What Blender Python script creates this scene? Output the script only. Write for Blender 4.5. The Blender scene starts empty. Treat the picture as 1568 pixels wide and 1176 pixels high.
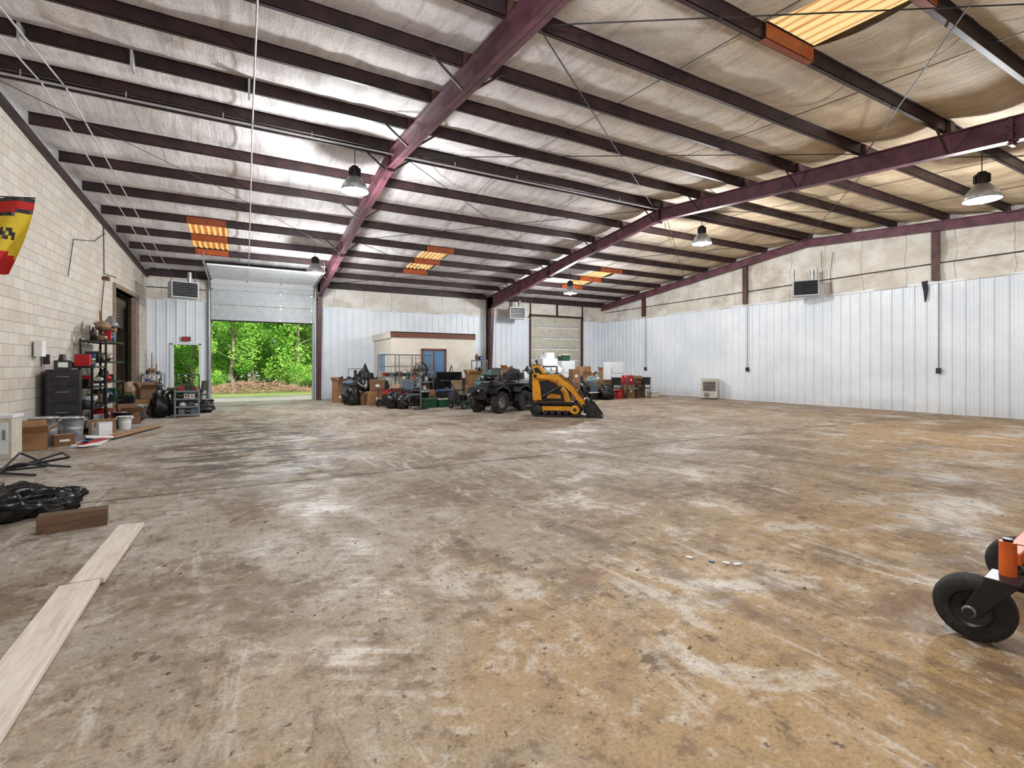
import bpy, bmesh, math, random
from mathutils import Vector, Matrix, noise
random.seed(11)
R=random.random
U=random.uniform
sc=bpy.context.scene
try:
    sc.view_settings.view_transform='Standard'
except Exception: pass

def C(r,g,b):
    def f(v):
        v/=255.
        return v/12.92 if v<=.04045 else ((v+.055)/1.055)**2.4
    return (f(r),f(g),f(b),1)

class NT:
    def __init__(s,name):
        s.m=bpy.data.materials.new(name); s.m.use_nodes=True
        s.t=s.m.node_tree; s.b=s.t.nodes['Principled BSDF']; s.out=s.t.nodes['Material Output']
        s.tc=s.t.nodes.new('ShaderNodeTexCoord').outputs['Object']
    def set(s,sock,v):
        if hasattr(v,'is_output') : s.t.links.new(v,sock)
        elif v is not None: sock.default_value=v
    def math(s,op,a,b=0,c=None,clamp=False):
        n=s.t.nodes.new('ShaderNodeMath'); n.operation=op; n.use_clamp=clamp
        s.set(n.inputs[0],a); s.set(n.inputs[1],b)
        if c is not None: s.set(n.inputs[2],c)
        return n.outputs[0]
    def noise(s,scale,detail=4,rough=.55,vec=None,dist=0):
        n=s.t.nodes.new('ShaderNodeTexNoise'); n.inputs['Scale'].default_value=scale
        n.inputs['Detail'].default_value=detail; n.inputs['Roughness'].default_value=rough
        n.inputs['Distortion'].default_value=dist
        s.set(n.inputs['Vector'],vec if vec is not None else s.tc)
        return n.outputs[0]
    def mapping(s,scale=(1,1,1),rot=(0,0,0),loc=(0,0,0),vec=None):
        n=s.t.nodes.new('ShaderNodeMapping'); n.inputs['Scale'].default_value=scale
        n.inputs['Rotation'].default_value=rot; n.inputs['Location'].default_value=loc
        s.set(n.inputs['Vector'],vec if vec is not None else s.tc); return n.outputs[0]
    def ramp(s,v,lo,hi,a=0.,b=1.):
        n=s.t.nodes.new('ShaderNodeMapRange'); n.interpolation_type='SMOOTHSTEP'
        s.set(n.inputs[0],v); n.inputs[1].default_value=lo; n.inputs[2].default_value=hi
        n.inputs[3].default_value=a; n.inputs[4].default_value=b; return n.outputs[0]
    def mix(s,f,a,b,mode='MIX'):
        n=s.t.nodes.new('ShaderNodeMix'); n.data_type='RGBA'; n.blend_type=mode
        s.set(n.inputs[0],f); s.set(n.inputs[6],a); s.set(n.inputs[7],b); return n.outputs[2]
    def xyz(s):
        n=s.t.nodes.new('ShaderNodeSeparateXYZ'); s.set(n.inputs[0],s.tc); return n.outputs
    def bump(s,h,strength=.3,dist=.02):
        n=s.t.nodes.new('ShaderNodeBump'); n.inputs['Strength'].default_value=strength
        n.inputs['Distance'].default_value=dist; s.set(n.inputs['Height'],h)
        s.t.links.new(n.outputs[0],s.b.inputs['Normal'])
    def col(s,v): s.set(s.b.inputs['Base Color'],v)
    def rough(s,v): s.set(s.b.inputs['Roughness'],v)

def mul(c,k): return (min(c[0]*k,1),min(c[1]*k,1),min(c[2]*k,1),1)
def M(name,col,rough=.55,metal=0,var=.2,scale=7,bump=.0,emit=0,spec=None,dirt=0):
    n=NT(name); f=n.ramp(n.noise(scale,3),.3,.7)
    c=n.mix(f,mul(col,1-var),mul(col,1+var))
    if dirt: c=n.mix(n.ramp(n.noise(scale*.6,5,.65),.5,.75,0,dirt),c,C(90,72,55))
    n.col(c); n.rough(rough); n.b.inputs['Metallic'].default_value=metal
    if bump: n.bump(n.noise(scale*5,2),bump,.01)
    if emit:
        n.b.inputs['Emission Color'].default_value=col; n.b.inputs['Emission Strength'].default_value=emit
    return n.m

m_white=M('white_enamel',C(222,226,230),.35,var=.04)
m_offw=M('offwhite_plastic',C(200,195,180),.5,var=.1,dirt=.3)
m_cream=M('cream_paint',C(228,220,206),.6,var=.05,scale=3)
m_black=M('black_plastic',C(27,27,30),.35,var=.3)
m_gloss=M('gloss_black_body',C(18,19,26),.15,var=.2)
m_rubber=M('tire_rubber',C(36,35,35),.8,var=.3,scale=20,bump=.4,dirt=.25)
m_dark=M('dark_steel',C(55,53,54),.45,.6,var=.3)
m_gray=M('gray_metal',C(130,132,135),.4,.5,var=.15)
m_galv=M('galvanized',C(175,178,182),.35,.7,var=.15,scale=12)
m_lgray=M('light_gray_paint',C(178,182,186),.45,var=.08)
m_yel=M('machine_yellow',C(228,156,26),.4,var=.12,dirt=.3)
m_fyel=M('flag_yellow_cloth',C(222,190,50),.8,var=.06)
m_fred=M('flag_red_cloth',C(190,38,32),.8,var=.08)
m_org=M('machine_orange',C(205,92,30),.4,var=.12,dirt=.4)
m_card=M('cardboard',C(150,112,76),.8,var=.15,scale=4)
m_card2=M('cardboard_dark',C(118,86,60),.8,var=.15,scale=4)
m_tape=M('packing_tape',C(175,142,102),.25,var=.05)
m_green=M('dark_green_plastic',C(26,72,46),.4,var=.12)
m_lgreen=M('teal_plastic',C(74,120,114),.45,var=.2)
m_blue=M('blue_plastic',C(40,70,122),.4,var=.12)
m_dblue=M('navy_body',C(28,38,74),.2,var=.2)
m_bgray=M('bluegray_plastic',C(84,98,114),.45,var=.1)
m_red=M('red_plastic',C(170,30,34),.4,var=.1)
m_bag=M('garbage_bag_film',C(16,16,18),.22,var=.3,scale=10,bump=.3)
m_wbag=M('white_bag_film',C(206,206,204),.4,var=.08,bump=.2)
m_tarp=M('tarp_cloth',C(122,142,142),.6,var=.3,scale=4,bump=.3)
m_brown=M('brown_paint',C(108,62,44),.5,var=.15)
m_jamb=M('tan_jamb',C(140,122,106),.5,var=.15)
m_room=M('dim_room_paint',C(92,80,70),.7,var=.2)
m_tan=M('tan_cloth',C(146,122,96),.85,var=.2)
m_dcloth=M('dark_cloth',C(48,48,56),.9,var=.3)
m_glassb=M('window_glass',C(92,130,165),.12,var=.15,scale=1)
m_screen=M('tv_screen',C(18,20,26),.12,var=.1)
m_paper=M('paper',C(228,228,224),.7,var=.04)
m_bulb=M('lit_bulb',(1,.98,.95,1),.5,emit=45)
m_conduit=M('conduit',C(188,188,190),.4,.4,var=.1)
m_gap=M('dark_rubber_seal',C(30,28,26),.8)  # dark rubber seal along the overhead door's bottom edge

def wood(name,a,b,axis=1,st=.45):
    n=NT(name); s=[14,14,14]; s[axis]=1.2
    v=n.mapping(tuple(s)); g=n.noise(1.5,5,.6,v,1.5)
    k=n.ramp(n.noise(2.2,5,.6),.45,.75,0,st)
    n.col(n.mix(k,n.mix(n.ramp(g,.3,.7),a,b),C(120,95,75))); n.rough(.7); n.bump(g,.25,.01); return n.m
m_plank=wood('weathered_plank',C(232,222,212),C(208,194,182),1,.15)
m_pedge=M('plank_edge',C(150,128,108),.8)
m_timber=wood('timber_brown',C(118,88,66),C(78,56,42),0)
m_lumber=wood('lumber_tan',C(180,145,108),C(140,108,75),2)

def primer(name,a,b):
    n=NT(name); f=n.ramp(n.noise(3,4,.6),.35,.65); n.col(n.mix(f,a,b)); n.rough(.5); return n.m
m_raft=primer('red_primer_rafter',C(108,64,76),C(78,44,52))
m_pur=primer('red_primer_purlin',C(60,38,38),C(38,25,26))
m_col=primer('red_primer_column',C(88,54,50),C(60,36,34))

def panel():
    n=NT('white_ribbed_steel'); X=n.xyz()
    f=n.ramp(n.noise(.7,4,.6),.35,.7)
    c=n.mix(f,C(220,228,236),C(236,241,246))
    st=n.noise(1.5,4,.6,n.mapping((3,3,.35)))
    c=n.mix(n.ramp(st,.6,.85,0,.25),c,C(190,192,192))
    low=n.ramp(X[2],.0,.5,.35,0)
    c=n.mix(n.math('MULTIPLY',low,n.noise(3,4)),c,C(140,122,100))
    n.col(c); n.rough(.38); return n.m
m_panel=panel()
def insul(name,a,b,stain):
    n=NT(name); X=n.xyz(); f=n.ramp(n.noise(1.1,5,.65),.38,.62)
    c=n.mix(f,a,b); c=n.mix(n.ramp(n.noise(.7,5,.7,n.mapping((1,1,1.8))),.5,.68,0,.55),c,stain)
    q=n.math('FRACT',n.math('DIVIDE',n.math('ADD',X[0],X[1]),1.22))
    c=n.mix(n.math('MULTIPLY',n.math('LESS_THAN',q,.02),.5),c,C(120,108,96))
    n.col(c); n.rough(.6); n.bump(n.noise(5,4,.6),.5,.05); return n.m
m_ins=insul('wall_insulation_facing',C(228,225,217),C(208,202,190),C(170,155,136))

def ceil():
    n=NT('ceiling_insulation_facing'); X=n.xyz()
    white=n.mix(n.ramp(n.noise(1.2,4,.6),.35,.65),C(220,216,217),C(242,239,239))
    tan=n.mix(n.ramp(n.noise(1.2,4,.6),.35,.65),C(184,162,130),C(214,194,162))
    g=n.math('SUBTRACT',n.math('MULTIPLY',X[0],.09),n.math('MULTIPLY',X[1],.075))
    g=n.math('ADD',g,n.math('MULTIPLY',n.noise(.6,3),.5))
    c=n.mix(n.ramp(g,-.05,.8),white,tan)  # tan toward near right: ageing plus warm skylight glow, both put in the colour
    c=n.mix(n.ramp(n.noise(.5,5,.7),.52,.7,0,.4),c,C(160,138,112))
    wr=n.noise(1.0,4,.65,n.mapping((6,.8,1)),.4)
    c=n.mix(n.ramp(wr,.36,.5,.28,0),c,C(132,118,108))
    gr=n.noise(30,2,.5)
    h=n.math('ADD',wr,n.math('MULTIPLY',gr,.25))
    c=n.mix(n.ramp(gr,.35,.55,.16,0),c,C(100,90,84))
    n.col(c); n.rough(.72); n.bump(h,.4,.05); return n.m
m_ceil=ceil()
def skyl():
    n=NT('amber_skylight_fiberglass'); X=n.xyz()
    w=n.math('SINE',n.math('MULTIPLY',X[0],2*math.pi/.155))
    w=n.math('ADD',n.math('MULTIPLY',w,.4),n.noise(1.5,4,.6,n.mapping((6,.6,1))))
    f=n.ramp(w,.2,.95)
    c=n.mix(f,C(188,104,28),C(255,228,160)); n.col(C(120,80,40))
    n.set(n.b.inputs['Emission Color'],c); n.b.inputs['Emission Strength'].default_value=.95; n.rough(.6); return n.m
m_sky=skyl()
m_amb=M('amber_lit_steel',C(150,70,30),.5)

def block():
    n=NT('painted_concrete_block'); X=n.xyz()
    cb=n.t.nodes.new('ShaderNodeCombineXYZ'); n.set(cb.inputs[0],X[1]); n.set(cb.inputs[1],X[2])
    b=n.t.nodes.new('ShaderNodeTexBrick'); n.set(b.inputs['Vector'],cb.outputs[0])
    b.inputs['Scale'].default_value=1; b.inputs['Brick Width'].default_value=.4; b.inputs['Row Height'].default_value=.2
    b.inputs['Mortar Size'].default_value=.007; b.inputs['Mortar Smooth'].default_value=.6
    b.inputs['Color1'].default_value=C(210,203,192); b.inputs['Color2'].default_value=C(196,188,176); b.inputs['Mortar'].default_value=C(164,155,144)
    c=n.mix(n.ramp(n.noise(.8,5,.65),.5,.7,0,.45),b.outputs['Color'],C(166,152,134))
    n.col(c); n.rough(.7)
    h=n.math('ADD',n.math('MULTIPLY',b.outputs['Fac'],-1),n.math('MULTIPLY',n.noise(45,2),.3))
    n.bump(h,.6,.012); return n.m
m_block=block()

def floorm():
    n=NT('stained_concrete'); X=n.xyz()
    n1=n.noise(.35,4,.6,None,.4); n2=n.noise(1.1,6,.7,None,.5); n3=n.noise(8,5,.72); n4=n.noise(55,2,.6)
    base=n.mix(n.ramp(n1,.42,.58),C(152,138,121),C(174,163,149))
    base=n.mix(n.ramp(X[0],-3.5,.5,.6,0),base,C(176,173,168))
    near=n.math('ADD',n.math('MULTIPLY',X[1],-.18),n.math('MULTIPLY',n2,1.5))
    near=n.math('ADD',near,n.math('MULTIPLY',X[0],.07))
    base=n.mix(n.ramp(near,.05,.7,0,.8),base,C(168,134,82))
    far=n.math('ADD',n.math('MULTIPLY',n.math('SUBTRACT',X[0],6),.1),n.math('MULTIPLY',n1,2.0))
    base=n.mix(n.ramp(far,1.0,2.0,0,.6),base,C(160,130,94))
    # worn pale patches
    base=n.mix(n.ramp(n2,.54,.62,0,.6),base,C(204,199,191))
    # brown grime
    n5=n.noise(.8,7,.74,n.mapping((1,1,1),(0,0,0),(7,3,0)),.3)
    base=n.mix(n.ramp(n5,.49,.6,0,.75),base,C(116,92,66))
    # broken tyre scuffs
    tr=n.noise(1,5,.7,n.mapping((4,.8,1),(0,0,.15)),.9)
    n7=n.noise(.45,3,.6,n.mapping((1,1,1),(0,0,0),(5,2,0)))
    msk=n.ramp(n7,.4,.55)
    base=n.mix(n.math('MULTIPLY',n.ramp(tr,.55,.66,0,.6),msk),base,C(212,208,200))
    base=n.mix(n.math('MULTIPLY',n.ramp(tr,.36,.46,.55,0),msk),base,C(92,77,62))
    # tread chevrons across scuff lanes
    lane=n.ramp(n.math('ABSOLUTE',n.math('SUBTRACT',X[0],n.math('MULTIPLY_ADD',X[1],.02,.55))),.14,.3,1,0)
    chev=n.math('SINE',n.math('ADD',n.math('MULTIPLY',X[1],52),n.math('MULTIPLY',X[0],30)))
    chev=n.math('MULTIPLY',n.ramp(chev,.0,.6),n.ramp(n2,.42,.55))
    base=n.mix(n.math('MULTIPLY',n.math('MULTIPLY',lane,chev),.45),base,C(212,206,197))
    # long curved turning marks
    rx=n.math('SUBTRACT',X[0],-6.0); ry=n.math('SUBTRACT',X[1],2.0)
    rad=n.math('SQRT',n.math('ADD',n.math('MULTIPLY',rx,rx),n.math('MULTIPLY',ry,ry)))
    rg=n.noise(1.3,4,.6)
    for r0 in (8.6,10.1,13.4):
        a=n.ramp(n.math('ABSOLUTE',n.math('SUBTRACT',rad,r0)),.06,.16,1,0)
        base=n.mix(n.math('MULTIPLY',a,n.ramp(rg,.46,.6,0,.5)),base,C(96,82,68))
    # mottle
    base=n.mix(n.ramp(n3,.52,.65,0,.65),base,C(104,82,60))
    base=n.mix(n.ramp(n3,.34,.46,.5,0),base,C(200,190,176))
    # dark wet stains toward the overhead door
    dx=n.math('SUBTRACT',X[0],.2); dy=n.math('MULTIPLY',n.math('SUBTRACT',X[1],10.6),.4)
    dd=n.math('SQRT',n.math('ADD',n.math('MULTIPLY',dx,dx),n.math('MULTIPLY',dy,dy)))
    st=n.math('MULTIPLY',n.ramp(dd,.9,2.2,1,0),n.ramp(n.noise(1.5,5,.65,n.mapping((1,2.4,1))),.45,.53,0,.9))
    base=n.mix(st,base,C(54,45,38))
    sp=n.ramp(n.noise(17,4,.7,n.mapping((1,1,1),(0,0,0),(4,9,1))),.61,.67,0,.85)
    base=n.mix(sp,base,C(70,46,32))
    sp2=n.ramp(n.noise(3.2,5,.75,n.mapping((1,1,1),(0,0,0),(2,5,1))),.61,.67,0,.75)
    base=n.mix(sp2,base,C(84,58,40))
    base=n.mix(n.ramp(n4,.42,.65,.0,.3),base,C(84,70,56))
    j=n.math('LESS_THAN',n.math('ABSOLUTE',n.math('ADD',n.math('SUBTRACT',X[1],6.62),n.math('MULTIPLY',n3,.04))),.022)
    j2=n.math('LESS_THAN',n.math('ABSOLUTE',n.math('SUBTRACT',X[1],14.6)),.018)
    base=n.mix(n.math('MULTIPLY',n.math('MAXIMUM',j,j2),.9),base,C(42,34,28))
    n.col(base)
    n.rough(n.math('ADD',n.ramp(n2,.38,.62,.68,.38),n.math('MULTIPLY',n3,.18)))
    n.bump(n.math('ADD',n3,n.math('MULTIPLY',n4,.3)),.2,.008); return n.m
m_floor=floorm()
def gravel():
    n=NT('gravel_drive'); X=n.xyz()
    g=n.mix(n.ramp(n.noise(18,4,.7),.35,.65),C(150,140,125),C(225,215,200))
    gr=n.mix(n.noise(6,4),C(90,110,50),C(140,150,80))
    k=n.ramp(n.math('ADD',X[1],n.math('MULTIPLY',n.noise(.6,3),4)),27,30)
    n.col(n.mix(k,g,gr)); n.rough(.9); return n.m
m_grav=gravel()
def leafm(name,a,b):
    n=NT(name); f=n.ramp(n.noise(.9,2),.35,.65); c=n.mix(f,a,b); n.col(c); n.rough(.6)
    t=n.t.nodes.new('ShaderNodeBsdfTranslucent'); n.set(t.inputs[0],c)
    ms=n.t.nodes.new('ShaderNodeMixShader'); ms.inputs[0].default_value=.45
    n.t.links.new(n.b.outputs[0],ms.inputs[1]); n.t.links.new(t.outputs[0],ms.inputs[2]); n.t.links.new(ms.outputs[0],n.out.inputs[0]); return n.m
m_leaf=leafm('leaf_green',C(128,186,66),C(186,224,108)); m_leaf2=leafm('leaf_green_deep',C(92,150,52),C(150,200,80))
m_bark=M('tree_bark',C(140,128,112),.9,var=.3,scale=5)
m_brush=M('dry_brush',C(165,130,110),.9,var=.3)
m_ext=M('exterior_siding',C(170,170,168),.6)

class MB:
    def __init__(s): s.v=[];s.f=[];s.mi=[];s.sm=[];s.mats=[]; s.T=None
    def m(s,mat):
        if mat not in s.mats: s.mats.append(mat)
        return s.mats.index(mat)
    def add(s,vs,fs,mat,smooth=False):
        o=len(s.v); i=s.m(mat)
        for p in vs:
            p=Vector(p)
            if s.T: p=s.T@p
            s.v.append(p)
        for f in fs: s.f.append([o+k for k in f]); s.mi.append(i); s.sm.append(smooth)
    def frus(s,c,b,t,h,mat,rot=None,off=(0,0)):
        vs=[]
        for (w,d),z,ox,oy in ((b,0,0,0),(t,h,off[0],off[1])):
            for sx,sy in ((-1,-1),(1,-1),(1,1),(-1,1)): vs.append(Vector((sx*w/2+ox,sy*d/2+oy,z)))
        if rot: vs=[rot@v for v in vs]
        vs=[v+Vector(c) for v in vs]
        s.add(vs,[(0,3,2,1),(4,5,6,7),(0,1,5,4),(1,2,6,5),(2,3,7,6),(3,0,4,7)],mat)
    def box(s,c,sz,mat,rot=None):
        vs=[Vector((x*sz[0]/2,y*sz[1]/2,z*sz[2]/2)) for z in(-1,1) for x,y in((-1,-1),(1,-1),(1,1),(-1,1))]
        if rot: 
            Rm=Matrix.Rotation(rot[2],3,'Z')@Matrix.Rotation(rot[1],3,'Y')@Matrix.Rotation(rot[0],3,'X')
            vs=[Rm@v for v in vs]
        s.add([v+Vector(c) for v in vs],[(0,3,2,1),(4,5,6,7),(0,1,5,4),(1,2,6,5),(2,3,7,6),(3,0,4,7)],mat)
    def bx(s,x0,x1,y0,y1,z0,z1,mat): s.box(((x0+x1)/2,(y0+y1)/2,(z0+z1)/2),(x1-x0,y1-y0,z1-z0),mat)
    def cyl(s,p0,p1,r0,mat,r1=None,n=12,caps=True):
        p0=Vector(p0);p1=Vector(p1); r1=r0 if r1 is None else r1
        a=(p1-p0).normalized(); u=a.orthogonal().normalized(); w=a.cross(u)
        vs=[]
        for p,r in((p0,r0),(p1,r1)):
            for k in range(n):
                t=2*math.pi*k/n; vs.append(p+(u*math.cos(t)+w*math.sin(t))*r)
        s.add(vs,[(k,(k+1)%n,n+(k+1)%n,n+k) for k in range(n)],mat,True)
        if caps: s.add(vs,[tuple(range(n-1,-1,-1)),tuple(range(n,2*n))],mat)
    def tube(s,pts,r,mat,n=8):
        for a,b in zip(pts,pts[1:]):
            if (Vector(a)-Vector(b)).length>1e-4: s.cyl(a,b,r,mat,n=n)
        for p in pts[1:-1]: s.sph(p,(r,r,r),mat,n,4)
    def lathe(s,c,prof,mat,axis='Z',n=20):
        vs=[];A={'Z':lambda x,y,z:(x,y,z),'Y':lambda x,y,z:(x,z,y),'X':lambda x,y,z:(z,x,y)}[axis]
        for r,z in prof:
            for k in range(n):
                t=2*math.pi*k/n; vs.append(Vector(c)+Vector(A(r*math.cos(t),r*math.sin(t),z)))
        fs=[(i*n+k,i*n+(k+1)%n,(i+1)*n+(k+1)%n,(i+1)*n+k) for i in range(len(prof)-1) for k in range(n)]
        s.add(vs,fs,mat,True)
    def sph(s,c,r,mat,n=16,m=8,nz=0,seed=0,fr=2.5,flat=None):
        vs=[]
        for i in range(m+1):
            ph=math.pi*i/m
            for k in range(n):
                t=2*math.pi*k/n; d=Vector((math.sin(ph)*math.cos(t),math.sin(ph)*math.sin(t),math.cos(ph)))
                q=1+(nz*noise.noise(d*fr+Vector((seed,seed*.7,0)))+nz*.5*noise.noise(d*fr*2.7+Vector((seed,0,0))) if nz else 0)
                p=Vector((d.x*r[0]*q,d.y*r[1]*q,d.z*r[2]*q))+Vector(c)
                if flat is not None and p.z<flat: p.z=flat
                vs.append(p)
        s.add(vs,[(i*n+k,(i+1)*n+k,(i+1)*n+(k+1)%n,i*n+(k+1)%n) for i in range(m) for k in range(n)],mat,True)
    def prism(s,poly,a0,a1,mat,plane='xz'):
        F={'xz':lambda u,v,a:(u,a,v),'yz':lambda u,v,a:(a,u,v),'xy':lambda u,v,a:(u,v,a)}[plane]
        n=len(poly); vs=[F(u,v,a0) for u,v in poly]+[F(u,v,a1) for u,v in poly]
        s.add(vs,[tuple(range(n)),tuple(range(2*n-1,n-1,-1))]+[(k,n+k,n+(k+1)%n,(k+1)%n) for k in range(n)],mat)
    def wheel(s,c,r,w,mat=None,rim=None,axis='Y',lugs=0):
        mat=mat or m_rubber; rim=rim or m_gray; h=w/2
        s.lathe(c,[(r*.55,-h*.85),(r*.75,-h),(r*.93,-h*.85),(r,-h*.4),(r,h*.4),(r*.93,h*.85),(r*.75,h),(r*.55,h*.85)],mat,axis,28)
        s.lathe(c,[(0.001,-h*.3),(r*.2,-h*.35),(r*.25,-h*.6),(r*.5,-h*.55),(r*.56,-h*.86),(r*.56,h*.86),(r*.5,h*.55),(r*.25,h*.6),(r*.2,h*.35),(.001,h*.3)],rim,axis,20)
        for k in range(lugs):
            t=2*math.pi*k/lugs
            if axis=='Y': s.box((c[0]+math.cos(t)*r,c[1]+(h*.4 if k%2 else -h*.4),c[2]+math.sin(t)*r),(r*.1,w*.5,r*.14),mat,(0,-t,0))
            else: s.box((c[0]+(h*.4 if k%2 else -h*.4),c[1]+math.cos(t)*r,c[2]+math.sin(t)*r),(w*.5,r*.1,r*.14),mat,(t,0,0))
    def mk(s,name,loc=(0,0,0),rz=0,bev=0,recalc=True):
        me=bpy.data.meshes.new(name); me.from_pydata([tuple(v) for v in s.v],[],s.f)
        for m in s.mats: me.materials.append(m)
        me.polygons.foreach_set('material_index',s.mi); me.polygons.foreach_set('use_smooth',s.sm)
        if recalc:
            bm=bmesh.new(); bm.from_mesh(me); bmesh.ops.recalc_face_normals(bm,faces=bm.faces); bm.to_mesh(me); bm.free()
        me.update()
        o=bpy.data.objects.new(name,me); sc.collection.objects.link(o); o.location=loc; o.rotation_euler=(0,0,rz)
        if bev:
            b=o.modifiers.new('b','BEVEL'); b.width=bev; b.segments=2; b.limit_method='ANGLE'; b.angle_limit=math.radians(50)
        return o
def dup(o,loc,rz=0,s=1):
    q=o.copy(); sc.collection.objects.link(q); q.location=loc; q.rotation_euler=(0,0,rz); q.scale=(s,s,s); return q

# ---------------- dims
YF=22.2; YN=-1.8; XR=18.2; RY=10.5
def roofz(y): return 6.2-.103*(y-RY) if y>RY else 6.2-.085*(RY-y)
def wx(y): return -3.05-(YF-y)*.045

# ---------------- shell
b=MB(); b.bx(-7,XR+.3,YN-.3,YF+.25,-.15,0,m_floor); b.mk('floor')
b=MB(); b.bx(-40,50,YF+.25,75,-.3,-.06,m_grav); b.mk('ground_exterior')

def ribs(b,x0,x1,z0,z1,y,sgn=-1):
    x=math.ceil(x0/.305)*.305
    b.bx(x0,x1,min(y,y-sgn*.01),max(y,y-sgn*.01),z0,z1,m_panel)
    while x<x1-.05:
        b.prism([(x-.045,y),(x-.02,y+sgn*.035),(x+.02,y+sgn*.035),(x+.045,y)],z0,z1,m_panel,'xy')
        for q in (.1,.2):
            if x+q<x1: b.prism([(x+q-.015,y),(x+q,y+sgn*.008),(x+q+.015,y)],z0,z1,m_panel,'xy')
        x+=.305
PZ=3.88
b=MB()
Y0=YF+.02
segs=[(wx(YF)-.4,-2.31,0,5.0),(-2.31,-1.4,2.22,5.0),(-1.4,-1.05,0,5.0),(-1.05,2.6,4.4,5.0),(2.6,13.3,0,5.0),(13.3,16.6,4.05,5.0),(16.6,XR+.3,0,5.0)]
for x0,x1,z0,z1 in segs:
    b.bx(x0,x1,Y0,YF+.2,z0,z1,m_ext)
    if z0<PZ: ribs(b,x0,x1,z0,PZ,YF)
def lumpy(b,f,u0,u1,zlo,zhi,mat,step=.25,amp=.05,nv=5,sd=0):
    n=int((u1-u0)/step); vs=[]
    for i in range(n+1):
        u=u0+(u1-u0)*i/n
        for k in range(nv+1):
            z=zlo(u)+(zhi(u)-zlo(u))*k/nv
            vs.append(f(u,z,amp*(.5+noise.noise(Vector((u*1.3+sd,z*2.2,0))))+.02*noise.noise(Vector((u*6,z*5,sd)))))
    b.add(vs,[(i*(nv+1)+k,(i+1)*(nv+1)+k,(i+1)*(nv+1)+k+1,i*(nv+1)+k+1) for i in range(n) for k in range(nv)],mat,True)
lumpy(b,lambda u,z,a:(u,YF-.03-a,z),wx(YF),-1.15,lambda u:PZ,lambda u:5.0,m_ins)
lumpy(b,lambda u,z,a:(u,YF-.03-a,z),-1.15,2.7,lambda u:4.45,lambda u:5.0,m_ins)
lumpy(b,lambda u,z,a:(u,YF-.03-a,z),2.7,XR,lambda u:PZ+.2 if 13.1<u<16.8 else PZ,lambda u:5.0,m_ins)
b.bx(2.6,13.3,YF-.06,YF,PZ,PZ+.05,m_panel); b.bx(wx(YF),-1.1,YF-.06,YF,PZ,PZ+.05,m_panel)
b.bx(16.6,XR,YF-.06,YF,PZ,PZ+.05,m_panel)
b.bx(wx(YF),XR,YF-.16,YF-.08,4.72,4.95,m_pur)
b.bx(wx(YF),-1.2,YF-.13,YF-.1,4.3,4.33,m_dark)
b.mk('wall_far',recalc=False)
b=MB()
for x in (-2.31,-1.4): b.bx(x-.04,x+.04,YF-.06,YF+.22,0,2.26,m_white)
b.bx(-2.35,-1.36,YF-.06,YF+.22,2.22,2.3,m_white)
b.bx(-1.98,-1.7,YF-.12,YF-.04,2.36,2.52,m_dark); b.bx(-1.96,-1.72,YF-.13,YF-.12,2.38,2.5,m_red)
b.mk('trim_1')
b=MB()
b.bx(-1.17,-1.05,YF-.1,YF+.22,0,4.45,m_lgray); b.bx(2.6,2.68,YF-.1,YF+.22,0,4.45,m_lgray); b.bx(-1.17,2.68,YF-.02,YF+.22,4.4,4.48,m_lgray)
b.mk('trim_2')
b=MB()
for x in (13.22,16.6): b.bx(x,x+.08,YF-.1,YF+.02,0,4.95,m_col)
b.bx(13.2,16.7,YF-.1,YF+.02,4.05,4.15,m_col)
b.bx(14.9,14.98,YF-.14,YF-.04,4.1,4.95,m_col)
b.mk('trim_3')
b=MB(); b.bx(0,.9,-.02,.02,0,2.15,m_lgray); b.bx(.8,.86,-.06,.06,1,1.05,m_galv); b.bx(.2,.7,-.025,.025,1.3,1.9,m_glassb)
b.mk('door_1',(-2.27,YF+.24,0),math.radians(100),.005)
# overhead sectional door
def secpanel(b,x0,x1,T,mat,dots=False):
    b.T=T; b.bx(x0,x1,-.025,.025,0,.585,mat)
    for z in (.0,.28,.56): b.bx(x0+.01,x1-.01,-.034,-.025,z+.005,z+.02,m_lgray)
    for k in range(4):
        x=x0+.04+(x1-x0-.08)*k/3; b.bx(x-.025,x+.025,-.045,-.03,.03,.08,m_galv)
        b.bx(x-.025,x+.025,-.045,-.03,.5,.56,m_galv)
    b.T=None
b=MB()
for k in range(2): secpanel(b,-1.04,2.59,Matrix.Translation((0,YF-.12,3.2+k*.6)),m_lgray)
secpanel(b,-1.04,2.59,Matrix.Translation((0,YF-.14,4.38))@Matrix.Rotation(math.radians(52),4,'X'),m_white)
for k in range(4): secpanel(b,-1.04,2.59,Matrix.Translation((0,YF-.6-k*.6,4.74+.02*k))@Matrix.Rotation(math.radians(88),4,'X'),m_white)
b.bx(-1.04,2.59,YF-.15,YF-.09,3.15,3.2,m_gap)
for x in (-1.1,2.64):
    b.tube([(x,YF-.17,0.01),(x,YF-.17,4.3),(x,YF-.28,4.55),(x,YF-.55,4.70),(x,YF-3.3,4.82)],.03,m_galv)
    for z in (.6,1.5,2.4,3.3,4.1): b.bx(x-.04,x+.04,YF-.17,YF-.1,z,z+.06,m_galv)
    b.tube([(x,YF-3.2,4.82),(x,YF-3.2,5.2)],.015,m_galv)
b.cyl((-1.1,YF-.3,4.78),(2.65,YF-.3,4.78),.02,m_galv)
b.mk('door_2')
b=MB(); z=0
while z<4.0:
    b.bx(13.3,16.6,YF+.06,YF+.1,z,min(z+.57,4.04),m_offw)
    b.bx(13.3,16.6,YF+.04,YF+.06,z+.05,z+.1,m_lgray); z+=.58
b.mk('door_3')
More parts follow.
